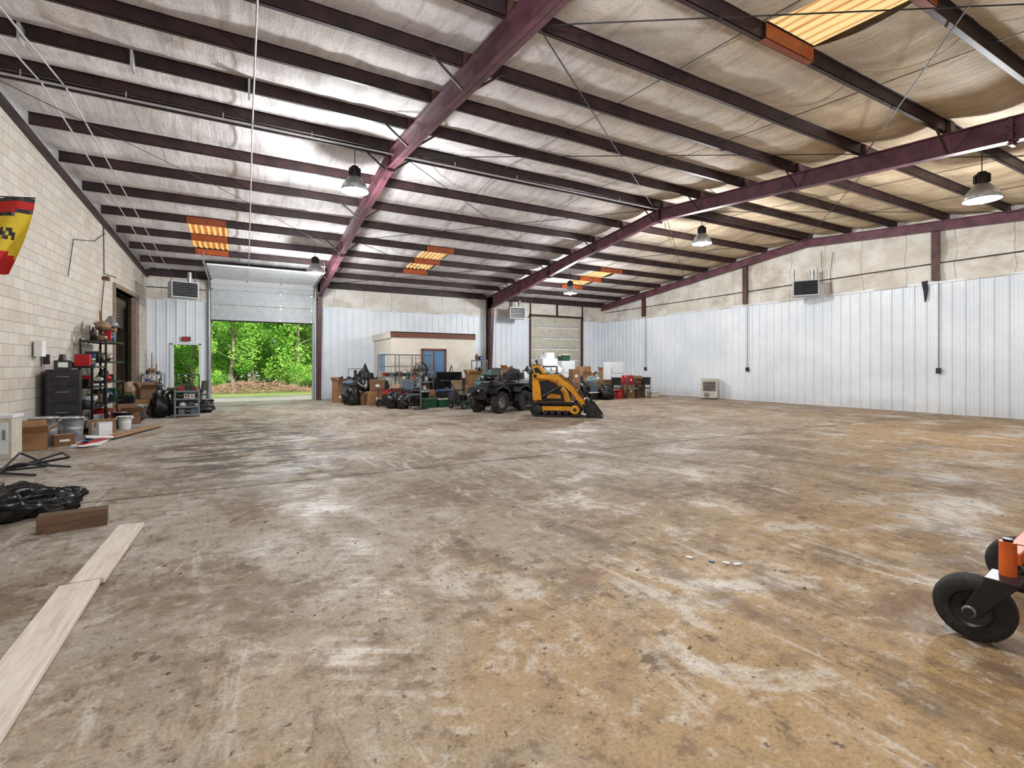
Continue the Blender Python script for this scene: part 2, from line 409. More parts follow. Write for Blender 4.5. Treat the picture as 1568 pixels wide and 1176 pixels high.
# right wall
b=MB()
b.T=Matrix.Translation((XR,0,0))@Matrix.Rotation(math.radians(-90),4,'Z')
ribs(b,-YF,-YN,0,PZ,0)
b.bx(-YF,-YN,.02,.2,0,PZ,m_ext)
b.bx(-YF,-YN,-.06,0,PZ,PZ+.06,m_panel)
b.T=None
b.prism([(YN,PZ),(YF,PZ),(YF,roofz(YF)),(RY,roofz(RY)),(YN,roofz(YN))],XR+.02,XR+.2,m_ext,'yz')
lumpy(b,lambda u,z,a:(XR-.02-a,u,z),YN,YF,lambda u:PZ,lambda u:roofz(u)-.02,m_ins,nv=7,sd=9,amp=.09)
b.mk('wall_right',recalc=False)
b=MB()
for y in (18.8,13.0,6.7,.6):
    b.bx(XR-.2,XR-.08,y-.07,y+.07,PZ+.07,roofz(y)-.3,m_col); b.bx(XR-.22,XR-.2,y-.1,y+.1,PZ+.07,roofz(y)-.3,m_col)
for ya,yb in ((YN,RY),(RY,YF-.2)):
    for lo,hi,w in ((.48,.45,.16),(.48,.2,.03),(.23,.2,.16)):
        b.prism([(ya,roofz(ya)-lo),(yb,roofz(yb)-lo),(yb,roofz(yb)-hi),(ya,roofz(ya)-hi)],XR-.3-w/2,XR-.3+w/2,m_raft,'yz')
b.tube([(XR-.16,YN+.1,4.42),(XR-.16,8,4.47),(XR-.16,YF-.3,4.42)],.014,m_dark)
b.tube([(XR-.15,9.6,5.4),(XR-.16,9.7,4.6),(XR-.15,9.65,3.95)],.01,m_dark); b.tube([(XR-.15,10.0,5.5),(XR-.16,9.95,4.3)],.008,m_dark)
b.prism([(6.95,4.0),(7.1,3.98),(7.05,3.7),(7.02,3.35),(6.98,3.4),(6.93,3.7)],XR-.07,XR-.05,m_dcloth,'yz')
b.mk('trim_4')
# left block wall
L=YF-YN; ang=math.atan(.045)
b=MB()
def lseg(y0,y1,z0,z1f):
    if callable(z1f): ys=[y0]+([RY] if y0<RY<y1 else [])+[y1]
    else: ys=[y0,y1]
    for a,c in zip(ys,ys[1:]):
        za=z1f(a) if callable(z1f) else z1f; zc=z1f(c) if callable(z1f) else z1f
        vs=[(wx(a),a,z0),(wx(c),c,z0),(wx(c),c,zc),(wx(a),a,za),(wx(a)-.2,a,z0),(wx(c)-.2,c,z0),(wx(c)-.2,c,zc),(wx(a)-.2,a,za)]
        b.add(vs,[(0,1,2,3),(7,6,5,4),(0,4,5,1),(3,2,6,7),(1,5,6,2),(0,3,7,4)],m_block)
tz=lambda y: roofz(y)-.21
lseg(YN,17.9,0,tz); lseg(20.7,YF,0,tz); lseg(17.9,20.7,3.7,tz)
b.mk('wall_left')
b=MB()
pts=[(wx(y)+.05,y,tz(y)-.05) for y in (YN+.1,RY,YF-.15)]
for a,c in zip(pts,pts[1:]):
    b.add([Vector(a)+Vector(o) for o in((-.05,0,-.1),(.03,0,-.1),(.03,0,.04),(-.05,0,.04))]+[Vector(c)+Vector(o) for o in((-.05,0,-.1),(.03,0,-.1),(.03,0,.04),(-.05,0,.04))],
      [(0,1,2,3),(7,6,5,4),(0,4,5,1),(1,5,6,2),(2,6,7,3),(3,7,4,0)],m_pur)
for y in (17.9,20.7):
    b.bx(wx(y)-.22,wx(y)+.05,y-.07,y+.07,0,3.8,m_jamb)
b.bx(wx(20.5)-.1,wx(20.5)+.03,20.4,20.63,0,3.7,m_jamb)
b.box(((wx(19.3)-.08),19.3,3.76),(.28,2.9,.12),m_jamb,(0,0,-ang))
b.mk('trim_5')
b=MB()
b.bx(-6.8,-6.6,17,21.6,0,4.2,m_room); b.bx(-6.6,-3.45,17,17.1,0,4.2,m_room); b.bx(-6.6,-3.35,21.5,21.6,0,4.2,m_jamb); b.bx(-6.6,-3.5,17,21.6,4.2,4.3,m_room)
b.mk('wall_side_room')
b=MB(); b.cyl((wx(19.3)-.45,18,3.45),(wx(19.3)-.4,20.6,3.45),.2,m_room,n=20)
for k in range(8): b.bx(wx(19.3)-.32,wx(19.3)-.28,17.98,20.62,3.35-k*.1,3.43-k*.1,m_room)
b.mk('door_4')
b=MB(); b.bx(-4.4,XR+.3,YN-.2,YN,0,PZ,m_panel); b.bx(-4.4,XR+.3,YN-.2,YN,PZ,roofz(YN)+.1,m_ins); b.mk('wall_near')

# ---------------- ceiling
near=[RY-.15-1.31*k for k in range(10)]; near[-1]=YN+.05
far=[RY+.15+1.42*k for k in range(9)]; far[-1]=YF-.12
plist=sorted(near+far)
skys=[(-1.35,-.4,16.3,19.2),(5.6,6.6,16.3,19.2),(13.2,14.4,16.3,19.2),(5.6,6.6,1.1,3.9)]
b=MB()
X0=-4.5; nx=int((XR-X0)/.1)
edges=[YN-.1]+plist+[YF+.1]
for a,c in zip(edges,edges[1:]):
    ny=8; w=c-a
    cols=[]
    for i in range(nx+1):
        x=X0+(XR+.1-X0)*i/nx; col=[]
        for k in range(ny+1):
            t=k/ny; y=a+w*t
            s_=math.sin(math.pi*t)
            z=roofz(y)-s_*(.085+.05*noise.noise(Vector((x*.9,a,0))))*min(1,w/1.2)-s_*.016*noise.noise(Vector((x*5,y*.5,3)))+.006*math.sin(x*2*math.pi/.61)*s_
            col.append((x,y,z))
        cols.append(col)
    for i in range(nx):
        xm=(cols[i][0][0]+cols[i+1][0][0])/2; ym=(a+c)/2
        if any(s[0]<xm<s[1] and s[2]<ym<s[3] for s in skys): continue
        vs=cols[i]+cols[i+1]
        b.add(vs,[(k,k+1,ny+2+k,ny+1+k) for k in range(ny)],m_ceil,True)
for ya,yb in ((YN-.3,RY),(RY,YF+.3)):
    b.add([(X0-2.6,ya,roofz(ya)+.16),(XR+.4,ya,roofz(ya)+.16),(XR+.4,yb,roofz(yb)+.16),(X0-2.6,yb,roofz(yb)+.16)],[(0,1,2,3)],m_ext)
b.mk('ceiling',recalc=False)
bm=bmesh.new(); me=bpy.data.objects['ceiling'].data; bm.from_mesh(me); bmesh.ops.remove_doubles(bm,verts=bm.verts,dist=.0005); bm.to_mesh(me); bm.free()
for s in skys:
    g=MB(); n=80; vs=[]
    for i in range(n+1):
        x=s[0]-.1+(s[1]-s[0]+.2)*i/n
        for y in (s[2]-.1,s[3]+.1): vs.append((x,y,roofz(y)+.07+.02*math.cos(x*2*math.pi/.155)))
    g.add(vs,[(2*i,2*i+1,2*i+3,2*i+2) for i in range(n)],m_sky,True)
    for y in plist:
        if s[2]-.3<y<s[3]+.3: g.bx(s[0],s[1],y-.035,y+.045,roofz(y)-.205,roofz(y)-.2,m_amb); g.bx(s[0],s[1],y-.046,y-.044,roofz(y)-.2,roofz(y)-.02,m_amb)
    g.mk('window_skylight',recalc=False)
b=MB()
def zpur(y,x0,x1):
    z=roofz(y)-.2
    b.bx(x0,x1,y-.004,y+.004,z,z+.195,m_pur)
    b.bx(x0,x1,y-.004,y+.06,z,z+.006,m_pur); b.bx(x0,x1,y-.06,y+.004,z+.19,z+.196,m_pur); b.bx(x0,x1,y+.054,y+.06,z,z+.02,m_pur)
for y in plist: zpur(y,wx(y)+.1,XR-.03)
b.mk('ceiling_purlins')
b=MB()
def rod(x0,y0,x1,y1,dz=.24,r=.009,mat=m_dark):
    pts=[(x0,y0,roofz(y0)-dz)]
    if (y0-RY)*(y1-RY)<0:
        t=(RY-y0)/(y1-y0); pts.append((x0+(x1-x0)*t,RY,roofz(RY)-dz))
    pts.append((x1,y1,roofz(y1)-dz)); b.tube(pts,r,mat,6)
for xa,xb in ((3.1,10.5),(10.9,17.9)):
    for ya,yb in ((-.5,5),(5,10.5),(10.5,16),(16,21.6)):
        rod(xa,ya,xb,yb); rod(xb,ya,xa,yb)
for x in (5.4,8.1): rod(x,YN+.3,x,YF-.4,.12,.006)
for x in (13.2,15.7): rod(x,YN+.3,x,YF-.4,.12,.006)
b.tube([(-3.3,9,5.4),(-.5,12,5.2),(2.8,16,4.9)],.006,m_dark)
b.mk('roof_brace_rods')
b=MB()
for x in (.12,): rod(x,YN+.3,x+.1,YF-.6,.25,.014,m_conduit)
for x in (-2.45,-2.75): rod(x-.3,YN+.3,x+.15,YF-1,.25,.014,m_conduit)
b.tube([(wx(10)+.2,RY-.2,5.88),(10.4,RY-.2,5.9)],.022,m_conduit)
for x in (-3,-1.7,-.3,1.2,4.2,5.8,7.4,9): b.tube([(x,RY-.2,5.89),(x,RY-.2,6.0)],.01,m_conduit)
for x in (-2.6,-1.4,.1): b.box((x,8.95,5.86),(.03,.2,.25),m_conduit)
b.mk('ceiling_conduit')

def rafter(x,xw=.16):
    b=MB(); f=.02
    def dep(y):
        t=abs(y-RY)/11.5
        return .34+(.30 if y>RY else .1)*max(0,t-.35)/.65
    ys=[YN+.3,1.5,4,7,9.5,RY,11.5,14,17,20,YF-.2]
    for a,c in zip(ys,ys[1:]):
        ta,tc=roofz(a)-.205,roofz(c)-.205
        ba,bc=ta-dep(a),tc-dep(c)
        b.prism([(a,ba),(c,bc),(c,tc),(a,ta)],x-.006,x+.006,m_raft,'yz')
        b.prism([(a,ba),(c,bc),(c,bc+f),(a,ba+f)],x-xw/2,x+xw/2,m_raft,'yz')
        b.prism([(a,ta-f),(c,tc-f),(c,tc),(a,ta)],x-xw/2,x+xw/2,m_raft,'yz')
    for y in (RY,3.0,16.4):
        t=roofz(y)-.21; b.bx(x-xw/2,x+xw/2,y-.025,y+.025,t-dep(y)-.06,t+.0,m_raft)
        for dz in (-.02,.12,.25):
            for dx in (-.05,.05): b.cyl((x+dx,y-.05,t-dep(y)+dz),(x+dx,y+.05,t-dep(y)+dz),.012,m_dark,n=6)
    for y in plist[1:-1]:
        b.bx(x-xw/2,x+xw/2,y-.06,y-.005,roofz(y)-.2,roofz(y)-.02,m_col)
    for i,y in enumerate(plist[2:-2]):
        if i%2==0:
            t=roofz(y)-.205; bz=t-dep(y)+.03
            for sgn in (-1,1): b.tube([(x+sgn*.07,y,bz),(x+sgn*.55,y,t+.06)],.02,m_pur,6)
    for y,sg in ((YF-.2,-1),(YN+.3,1)):
        zt=roofz(y)-.22
        yo=y; y1=y+sg*.25; y2=y+sg*.6
        b.prism([(yo,0),(y1,0),(y2,zt-.35),(y2,zt),(yo,zt)],x-.006,x+.006,m_col,'yz')
        b.prism([(yo,0),(yo+sg*.02,0),(yo+sg*.02,zt),(yo,zt)],x-xw/2,x+xw/2,m_col,'yz')
        b.prism([(y1,0),(y1+sg*.02,0),(y2+sg*.02,zt-.35),(y2,zt-.35)],x-xw/2,x+xw/2,m_col,'yz')
        b.prism([(yo,0),(y1+sg*.05,0),(y1+sg*.05,.02),(yo,.02)],x-.09,x+.13,m_col,'yz')
    b.mk('steel_rafter_frame')
rafter(2.8); rafter(10.7)

# ---------------- high bay lights
def highbay():
    b=MB()
    b.cyl((0,0,.86),(0,0,.42),.008,m_dark,n=6)
    b.lathe((0,0,0),[(.001,.42),(.06,.42),(.09,.38),(.1,.2),(.11,.16),(.001,.16)],m_dark,n=20)
    for k in range(10):
        t=k*math.pi/5; b.box((.11*math.cos(t),.11*math.sin(t),.29),(.03,.006,.16),m_dark,(0,0,t))
    b.lathe((0,0,0),[(.11,.17),(.16,.12),(.22,.05),(.26,-.04),(.28,-.12),(.285,-.12),(.265,-.04),(.225,.05),(.165,.125),(.115,.175)],m_galv,n=28)
    b.sph((0,0,-.05),(.1,.1,.14),m_bulb,16,8)
    return b
hb=highbay(); first=None
for (x,y) in ((2.1,10.75),(2.1,17.2),(2.1,1.9),(12.25,10.3),(12.15,17.0),(12.4,3.9)):
    z=roofz(y)-.93
    if first is None: first=hb.mk('high_bay_light',(x,y,z),0)
    else: dup(first,(x,y,z))
    l=bpy.data.lights.new('high_bay_lamp','POINT'); l.energy=510; l.color=(.97,.985,1.0); l.shadow_soft_size=.16
    if y<3: l.energy=440
    o=bpy.data.objects.new('high_bay_lamp',l); sc.collection.objects.link(o); o.location=(x,y,z-.38)

def heater():
    b=MB(); b.box((0,0,.3),(.8,.5,.55),m_lgray)
    for k in range(7): b.box((0,-.27,.1+k*.068),(.7,.05,.012),m_dark,(.6,0,0))
    b.box((0,-.252,.3),(.72,.01,.48),m_black)
    b.box((.0,.26,.3),(.4,.06,.4),m_gray)
    for sx in(-.35,.35): b.cyl((sx,0,.57),(sx,0,1.0),.012,m_dark,n=6)
    b.cyl((.2,.1,.57),(.2,.1,.95),.07,m_galv)
    return b.mk('unit_heater',(0,0,0),0,.01)
h=heater(); h.location=(-1.75,20.1,3.7); h.rotation_euler[2]=.3
dup(h,(11.9,21.2,3.72),-.2); dup(h,(17.45,10.2,3.85),math.radians(-60))

for y in (18.8,13.0,6.7):
    b=MB(); b.tube([(XR-.06,y-.02,3.9),(XR-.06,y-.02,1.35)],.014,m_gray,6); b.box((XR-.07,y-.02,1.28),(.09,.1,.16),m_dark); b.mk('electrical_outlet_conduit')

b=MB()
x0,x1,y0,y1=5.15,8.7,19.2,YF-.06
b.bx(x0,x1,y0,y0+.1,0,2.5,m_cream); b.bx(x0,x0+.1,y0+.1,y1,0,2.5,m_cream); b.bx(x1-.1,x1,y0+.1,y1,0,2.5,m_cream)
b.bx(x0,x1,y0,y1,2.5,2.56,m_cream)
b.bx(x0-.05,x1+.05,y0-.05,y0-.01,2.56,2.78,m_brown); b.bx(x0-.05,x0-.01,y0-.01,y1,2.52,2.78,m_cream); b.bx(x1+.01,x1+.05,y0-.01,y1,2.52,2.78,m_brown); b.bx(x0-.05,x1+.05,y0-.05,y1,2.74,2.78,m_brown)
b.bx(6.35,6.43,y0-.05,y0,0,2.1,m_brown); b.bx(7.35,7.43,y0-.05,y0,0,2.1,m_brown); b.bx(6.35,7.43,y0-.05,y0,2.05,2.13,m_brown)
b.bx(6.43,7.35,y0-.03,y0,0,.95,m_brown); b.bx(6.43,7.35,y0-.02,y0,.95,2.05,m_glassb); b.bx(6.87,6.91,y0-.04,y0,.95,2.05,m_brown); b.bx(7.22,7.3,y0-.07,y0-.03,1,1.04,m_galv)
b.bx(x0-.03,x0,20,21.2,1.1,2,m_white); b.bx(x0-.04,x0-.03,20.08,21.12,1.18,1.92,m_glassb)
b.mk('office_booth',bev=.005)

# ---------------- item makers
PL=[]
def reg(x,y,r): PL.append((x,y,r))
def carton(w,d,h,open_=False,mat=None):
    mat=mat or m_card; b=MB()
    if open_:
        t=.012
        b.bx(-w/2,w/2,-d/2,-d/2+t,0,h,mat); b.bx(-w/2,w/2,d/2-t,d/2,0,h,mat); b.bx(-w/2,-w/2+t,-d/2,d/2,0,h,mat); b.bx(w/2-t,w/2,-d/2,d/2,0,h,mat); b.bx(-w/2,w/2,-d/2,d/2,0,t,mat)
        b.box((0,-d/2-.07,h+.06),(w,.17,.008),mat,(-.8,0,0)); b.box((0,d/2+.05,h+.09),(w,.2,.008),mat,(1.1,0,0)); b.box((w/2+.07,0,h+.05),(.17,d,.008),mat,(0,-.6,0))
        b.box((-w/2-.04,0,h+.08),(.17,d,.008),mat,(0,1.1,0)); b.sph((0,0,h*.8),(w*.4,d*.4,h*.28),random.choice([m_tan,m_dcloth,m_white,m_blue,m_dark]),12,6,.4,3)
    else:
        b.bx(-w/2,w/2,-d/2,d/2,0,h,mat); b.bx(-w/2-.002,w/2+.002,-.03,.03,h-.09,h+.003,m_tape); b.bx(-w/2+.01,w/2-.01,-d/2-.0015,-d/2,h-.01,h-.004,m_card2)
        b.bx(-.07,.07,-d/2-.003,-d/2,h*.4,h*.6,m_paper)
    return b
def box_at(x,y,w,d,h,rz=0,z=0,op=False,mat=None): reg(x,y,max(w,d)*.55); return carton(w,d,h,op,mat).mk('cardboard_box',(x,y,z),rz,.004)
def tote(x,y,w,d,h,mat,lid,rz=0,z=0):
    reg(x,y,max(w,d)*.55)
    b=MB(); b.frus((0,0,0),(w*.86,d*.86),(w*.96,d*.96),h*.9,mat); b.frus((0,0,h*.84),(w,d),(w,d),h*.06,mat)
    b.frus((0,0,h*.9),(w*1.02,d*1.02),(w*.98,d*.98),h*.1,lid); b.frus((0,0,h),(w*.8,d*.8),(w*.78,d*.78),.012,lid)
    for k in (-1,0,1): b.box((k*w*.28,-d*.46,h*.45),(.025,.02,h*.7),mat); b.box((k*w*.28,d*.46,h*.45),(.025,.02,h*.7),mat)
    for s in (-1,1): b.box((s*w*.5,0,h*.8),(.04,d*.35,.05),lid)
    return b.mk('plastic_storage_tote',(x,y,z),rz,.006)
def can(x,y,r,h,mat,lidm=None,name='trash_can',z=0):
    reg(x,y,r)
    b=MB(); b.lathe((0,0,0),[(.001,0),(r*.8,0),(r*.84,h*.05),(r*.93,h*.5),(r*.94,h*.52),(r*.92,h*.54),(r,h*.95),(r*1.05,h*.95),(r*1.05,h),(r*.95,h),(r*.93,h*.9)],mat,n=24)
    if lidm: b.lathe((0,0,0),[(r*1.07,h*.96),(r*1.07,h*1.02),(r*.8,h*1.08),(r*.2,h*1.1),(.001,h*1.1)],lidm,n=24); b.box((0,0,h*1.12),(r*.6,.04,.04),lidm)
    else: b.sph((0,0,h*.88),(r*.85,r*.85,h*.12),m_wbag,14,6,.3,x)
    for s in(-1,1): b.box((s*r*1.04,0,h*.88),(.03,.14,.05),mat)
    return b.mk(name,(x,y,z))
def bag(x,y,rx,ry,rz_,mat=None,z=0,seed=1,name='garbage_bag'):
    reg(x,y,max(rx,ry))
    b=MB(); b.sph((0,0,rz_*.8),(rx,ry,rz_),mat or m_bag,30,18,.45,seed,2.4,0)
    b.sph((rx*.1,0,rz_*1.66),(rx*.14,ry*.14,rz_*.24),mat or m_bag,12,6,.5,seed+2)
    return b.mk(name,(x,y,z),recalc=False)
def clutter(name,loc,w,d,n,rz=0,hmax=.3,seed=0,mats=None):
    rr=random.Random(seed); b=MB(); mats=mats or [m_white,m_blue,m_red,m_green,m_card,m_black,m_bgray,m_card2,m_offw,m_dcloth,m_paper,m_dark,m_black,m_tan,m_gray]
    x=-w/2+.03
    while x<w/2-.05:
        ww=rr.uniform(.06,.2); ww=min(ww,w/2-x); hh=rr.uniform(.1,hmax); m=rr.choice(mats); yy=rr.uniform(-d*.15,d*.15); cx=x+ww/2; k=rr.random()
        if k<.35: b.frus((cx,yy,0),(ww*.9,d*.6),(ww*.9,d*.6),hh,m); b.box((cx,yy-d*.3,hh*.5),(ww*.5,.004,hh*.35),rr.choice(mats))
        elif k<.65: b.lathe((cx,yy,0),[(.001,0),(ww*.42,0),(ww*.42,hh*.65),(ww*.36,hh*.75),(ww*.14,hh*.85),(ww*.14,hh),(.001,hh)],m,n=12)
        elif k<.85: b.frus((cx,yy,0),(ww*.75,d*.5),(ww*.95,d*.65),hh*.6,m); b.frus((cx,yy,hh*.6),(ww,d*.68),(ww*.95,d*.65),.02,rr.choice(mats))
        else: b.sph((cx,yy,hh*.4),(ww*.5,d*.3,hh*.45),m,10,6,.3,x,2,0)
        x+=ww+.01
    return b.mk(name,loc,rz)
def shelf(name,loc,w,d,h,levels,mat,rz=0,fill=True,seed=0):
    reg(loc[0],loc[1],w*.5)
    b=MB()
    for sx in(-1,1):
        for sy in(-1,1):
            b.box((sx*(w/2-.02),sy*(d/2-.005),h/2),(.04,.006,h),mat); b.box((sx*(w/2-.003),sy*(d/2-.02),h/2),(.006,.04,h),mat)
    zs=[.08+(h-.12)*k/(levels-1) for k in range(levels)]
    for z in zs:
        b.box((0,0,z),(w-.02,d-.02,.012),mat)
        for sy in(-1,1): b.box((0,sy*(d/2-.01),z-.012),(w-.01,.01,.04),mat)
        for sx in(-1,1): b.box((sx*(w/2-.01),0,z-.012),(.01,d-.01,.04),mat)
    for s in (-1,1): b.tube([(-w/2+.02,d/2-.003,.1),(w/2-.02,d/2-.003,h-.1)] if s<0 else [(w/2-.02,d/2-.003,.1),(-w/2+.02,d/2-.003,h-.1)],.006,mat,6)
    o=b.mk(name,loc,rz,.0)
    if fill:
        for i,z in enumerate(zs):
            clutter('shelf_supplies',(loc[0],loc[1],loc[2]+z+.008),w-.12,d-.08,8,rz,(h/levels)*.78,seed+i*7)
    return o
def chair(x,y,rz,mat,z=0):
    reg(x,y,.3)
    b=MB(); b.box((0,0,.44),(.44,.44,.05),mat); b.box((0,.22,.75),(.42,.04,.34),mat,(-.12,0,0))
    for sx in(-1,1):
        b.tube([(sx*.2,-.2,0),(sx*.2,-.2,.43)],.014,m_dark); b.tube([(sx*.2,.22,0),(sx*.2,.2,.45),(sx*.2,.25,.9)],.014,m_dark)
        b.tube([(sx*.22,-.2,.62),(sx*.22,.2,.64)],.016,m_dark); b.tube([(sx*.21,-.2,.43),(sx*.22,-.2,.62)],.012,m_dark)
    return b.mk('folding_chair',(x,y,z),rz,.006)
def fridge(x,y,w,d,h,rz=0,name='refrigerator'):
    reg(x,y,w*.6)
    b=MB(); b.bx(-w/2,w/2,-d/2+.05,d/2,0.03,h,m_white); b.bx(-w/2,w/2,-d/2,-d/2+.045,.08,h*.66,m_white); b.bx(-w/2,w/2,-d/2,-d/2+.045,h*.67,h,m_white)
    b.bx(-w/2+.03,-w/2+.05,-d/2-.04,-d/2,h*.35,h*.62,m_galv); b.bx(-w/2+.03,-w/2+.05,-d/2-.04,-d/2,h*.7,h*.85,m_galv); b.bx(-w/2+.03,w/2-.03,-d/2+.05,d/2-.05,0,.04,m_black)
    return b.mk(name,(x,y,0),rz,.012)
def freezer(x,y,w,d,h,rz=0):
    reg(x,y,w*.55)
    b=MB(); b.bx(-w/2,w/2,-d/2,d/2,.04,h-.09,m_white); b.bx(-w/2-.01,w/2+.01,-d/2-.01,d/2+.01,h-.08,h,m_white); b.bx(-w/2+.03,w/2-.03,-d/2+.03,d/2-.03,0,.05,m_black); b.bx(-.08,.08,-d/2-.03,-d/2,h-.13,h-.1,m_galv); b.bx(w*.2,w*.4,-d/2-.005,-d/2,.1,.22,m_gray)
    return b.mk('chest_freezer',(x,y,0),rz,.012)
def generator(x,y,rz,tank,name='portable_generator'):
    reg(x,y,.45); b=MB()
    for s in(-1,1): b.tube([(-.38,s*.26,.05),(-.38,s*.26,.6),(.38,s*.26,.6),(.38,s*.26,.05),(-.38,s*.26,.05)],.016,m_dark)
    for p in((-.38,.05),(-.38,.6),(.38,.6),(.38,.05)): b.tube([(p[0],-.26,p[1]),(p[0],.26,p[1])],.016,m_dark)
    b.frus((0,0,.44),(.55,.42),(.48,.36),.16,tank); b.cyl((0,0,.6),(0,0,.64),.05,m_black)
    b.box((-.15,0,.24),(.3,.34,.34),m_black); b.cyl((.0,0,.24),(.32,0,.24),.15,m_gray); b.cyl((-.32,-.05,.26),(-.29,-.05,.26),.12,m_dark); b.box((.1,-.24,.3),(.3,.04,.22),m_dark)
    for s in(-1,1): b.wheel((-.3,s*.33,.13),.13,.07,axis='Y')
    b.tube([(.38,-.2,.5),(.75,-.2,.62),(.75,.2,.62),(.38,.2,.5)],.014,m_dark); b.bx(.3,.36,-.2,.2,0,.05,m_dark)
    return b.mk(name,(x,y,0),rz,.006)
def pushmower(x,y,rz,deck):
    reg(x,y,.5); b=MB()
    b.lathe((0,0,.0),[(.27,.1),(.27,.2),(.22,.26),(.001,.27)],deck,n=24); b.box((.1,0,.18),(.5,.48,.1),deck)
    for sx in(-.28,.3):
        for s in(-1,1): b.wheel((sx,s*.29,.11),.11,.05,axis='Y')
    b.cyl((0,0,.26),(0,0,.44),.12,m_black); b.box((.14,0,.34),(.16,.2,.14),m_gray)
    for s in(-1,1): b.tube([(-.25,s*.2,.22),(-.85,s*.2,.95)],.014,m_black)
    b.tube([(-.85,-.2,.95),(-.85,.2,.95)],.016,m_black); b.tube([(-.55,-.2,.58),(-.55,.2,.58)],.01,m_black); b.sph((-.45,0,.42),(.22,.2,.2),m_dcloth,14,8,.3,4)
    return b.mk('push_lawn_mower',(x,y,0),rz,.005)
def fan(x,y,rz):
    reg(x,y,.3); b=MB(); b.lathe((0,0,0),[(.001,0),(.24,0),(.24,.03),(.05,.05),(.001,.05)],m_black); b.cyl((0,0,.04),(0,0,1.15),.02,m_gray)
    for rr_ in (.24,.17,.1): b.lathe((0,0,1.3),[(rr_-.006,-.04),(rr_+.006,-.04),(rr_+.006,-.03),(rr_-.006,-.03)],m_black,'Y',24)
    b.lathe((0,0,1.3),[(.24,-.04),(.25,0),(.24,.06),(.235,.06),(.245,0)],m_black,'Y',24); b.cyl((0,.0,1.3),(0,.16,1.3),.06,m_dark)
    for k in range(12): t=k*math.pi/6; b.tube([(0,-.05,1.3),(.24*math.cos(t),-.035,1.3+.24*math.sin(t))],.003,m_black,5)
    for k in range(3): t=k*2.09; b.box((.1*math.cos(t),0,1.3+.1*math.sin(t)),(.18,.01,.1),m_gray,(.4,-t,0))
    return b.mk('pedestal_fan',(x,y,0),rz)

# ---------------- left side things
r90=math.pi/2
shelf('metal_shelf',(-3.02,14.0,0),.95,.5,1.45,4,m_black,r90-ang,True,3)
shelf('metal_shelf',(-2.98,15.35,0),1.5,.5,2.05,5,m_black,r90-ang,True,40)
b=MB(); b.box((0,0,.04),(.5,.1,.03),m_timber,(0,0,.3)); b.box((.05,.05,.12),(.45,.08,.02),m_timber,(0,.35,.5)); b.box((0,-.05,.07),(.3,.2,.04),m_tan,(.2,0,0)); b.sph((-.3,0,.1),(.25,.15,.12),m_tan,14,8,.5,3,3,0); b.box((-.5,0,.3),(.5,.04,.02),m_card2,(0,-.7,.2)); b.box((.35,0,.12),(.3,.28,.24),m_card2); b.lathe((.0,-.1,.1),[(.02,.28),(.05,.26),(.14,.1),(.18,0),(.17,0),(.13,.1)],m_gray,n=18)
b.mk('scrap_wood_and_lamp',(-2.95,15.45,2.28),r90)
b=MB(); b.bx(-.25,.25,-.3,.3,.05,1.35,m_black); b.bx(-.22,.22,-.32,-.3,.1,.65,m_dark); b.bx(-.22,.22,-.32,-.3,.7,1.0,m_dark); b.bx(-.22,.22,-.32,-.3,1.03,1.3,m_dark)
for z in (.5,.9,1.2): b.bx(-.1,.1,-.35,-.33,z,z+.02,m_gray); b.bx(-.1,-.09,-.35,-.32,z,z+.02,m_gray); b.bx(.09,.1,-.35,-.32,z,z+.02,m_gray)
for sx in(-.2,.2):
    for sy in(-.25,.25): b.cyl((sx,sy,0),(sx,sy,.06),.03,m_dark)
b.mk('tool_cabinet',(-3.12,12.95,0),.15,.01); reg(-3.12,12.95,.4)
b=MB(); b.box((0,0,.09),(.25,.22,.18),m_dark); b.lathe((0,0,0),[(.07,.18),(.05,.24),(.05,.3),(.001,.3)],m_black); b.box((0,-.115,.09),(.15,.01,.1),m_paper); b.mk('coffee_maker',(-3.15,12.95,1.352),.3,.006)
can(-3.12,11.8,.2,.5,m_galv,name='galvanized_bucket')
can(-2.85,12.25,.19,.45,m_galv,name='galvanized_bucket')
b=MB(); b.bx(-.2,.2,-.2,.2,.0,.62,m_offw); b.bx(-.22,.22,-.22,.22,.62,.67,m_white); b.bx(-.16,.16,-.21,-.2,.08,.56,m_white); b.bx(.1,.13,-.23,-.21,.3,.45,m_gray); b.mk('small_white_cabinet',(-3.28,10.45,0),.0,.008); reg(-3.28,10.45,.3)
box_at(-3.1,11.2,.35,.3,.3,.3,0,True); box_at(-2.8,11.55,.28,.25,.2,.4,0,False,m_card2)
box_at(-2.45,12.55,.25,.2,.3,.8,0,False,m_white)
box_at(-2.6,13.35,.45,.35,.28,.2)
can(-2.55,14.75,.14,.33,m_red,name='plastic_bucket'); can(-2.4,14.2,.15,.36,m_black,name='plastic_bucket'); box_at(-2.42,15.1,.4,.3,.3,.3,0,True,m_card2); bag(-2.42,15.75,.25,.22,.2,m_dcloth,0,61,'duffel_bag'); can(-2.3,13.8,.13,.3,m_white,name='plastic_bucket')
b=MB(); b.box((0,0,.02),(.35,1.2,.03),m_white,(0,0,.15)); b.box((.1,.1,.05),(.12,1.3,.02),m_red,(0,0,-.1)); b.box((-.1,0,.05),(.1,1.0,.02),m_blue,(0,0,.3)); b.box((.0,.2,.08),(.4,.3,.02),m_paper,(0,.1,.5)); b.box((.1,-.5,.035),(.3,.4,.008),m_paper,(0,0,.8)); b.mk('scrap_boards',(-2.4,11.7,0),-.2); reg(-2.4,11.7,.6)
b=MB()
for k in range(4): b.box((k*.07-.1,0,.02+.03*(k%2)),(.09,1.5+.2*k,.025),m_lumber if k%2 else m_timber,(0,0,.03*k))
b.mk('lumber_stack',(-2.0,13.0,0),-.35)
b=MB()
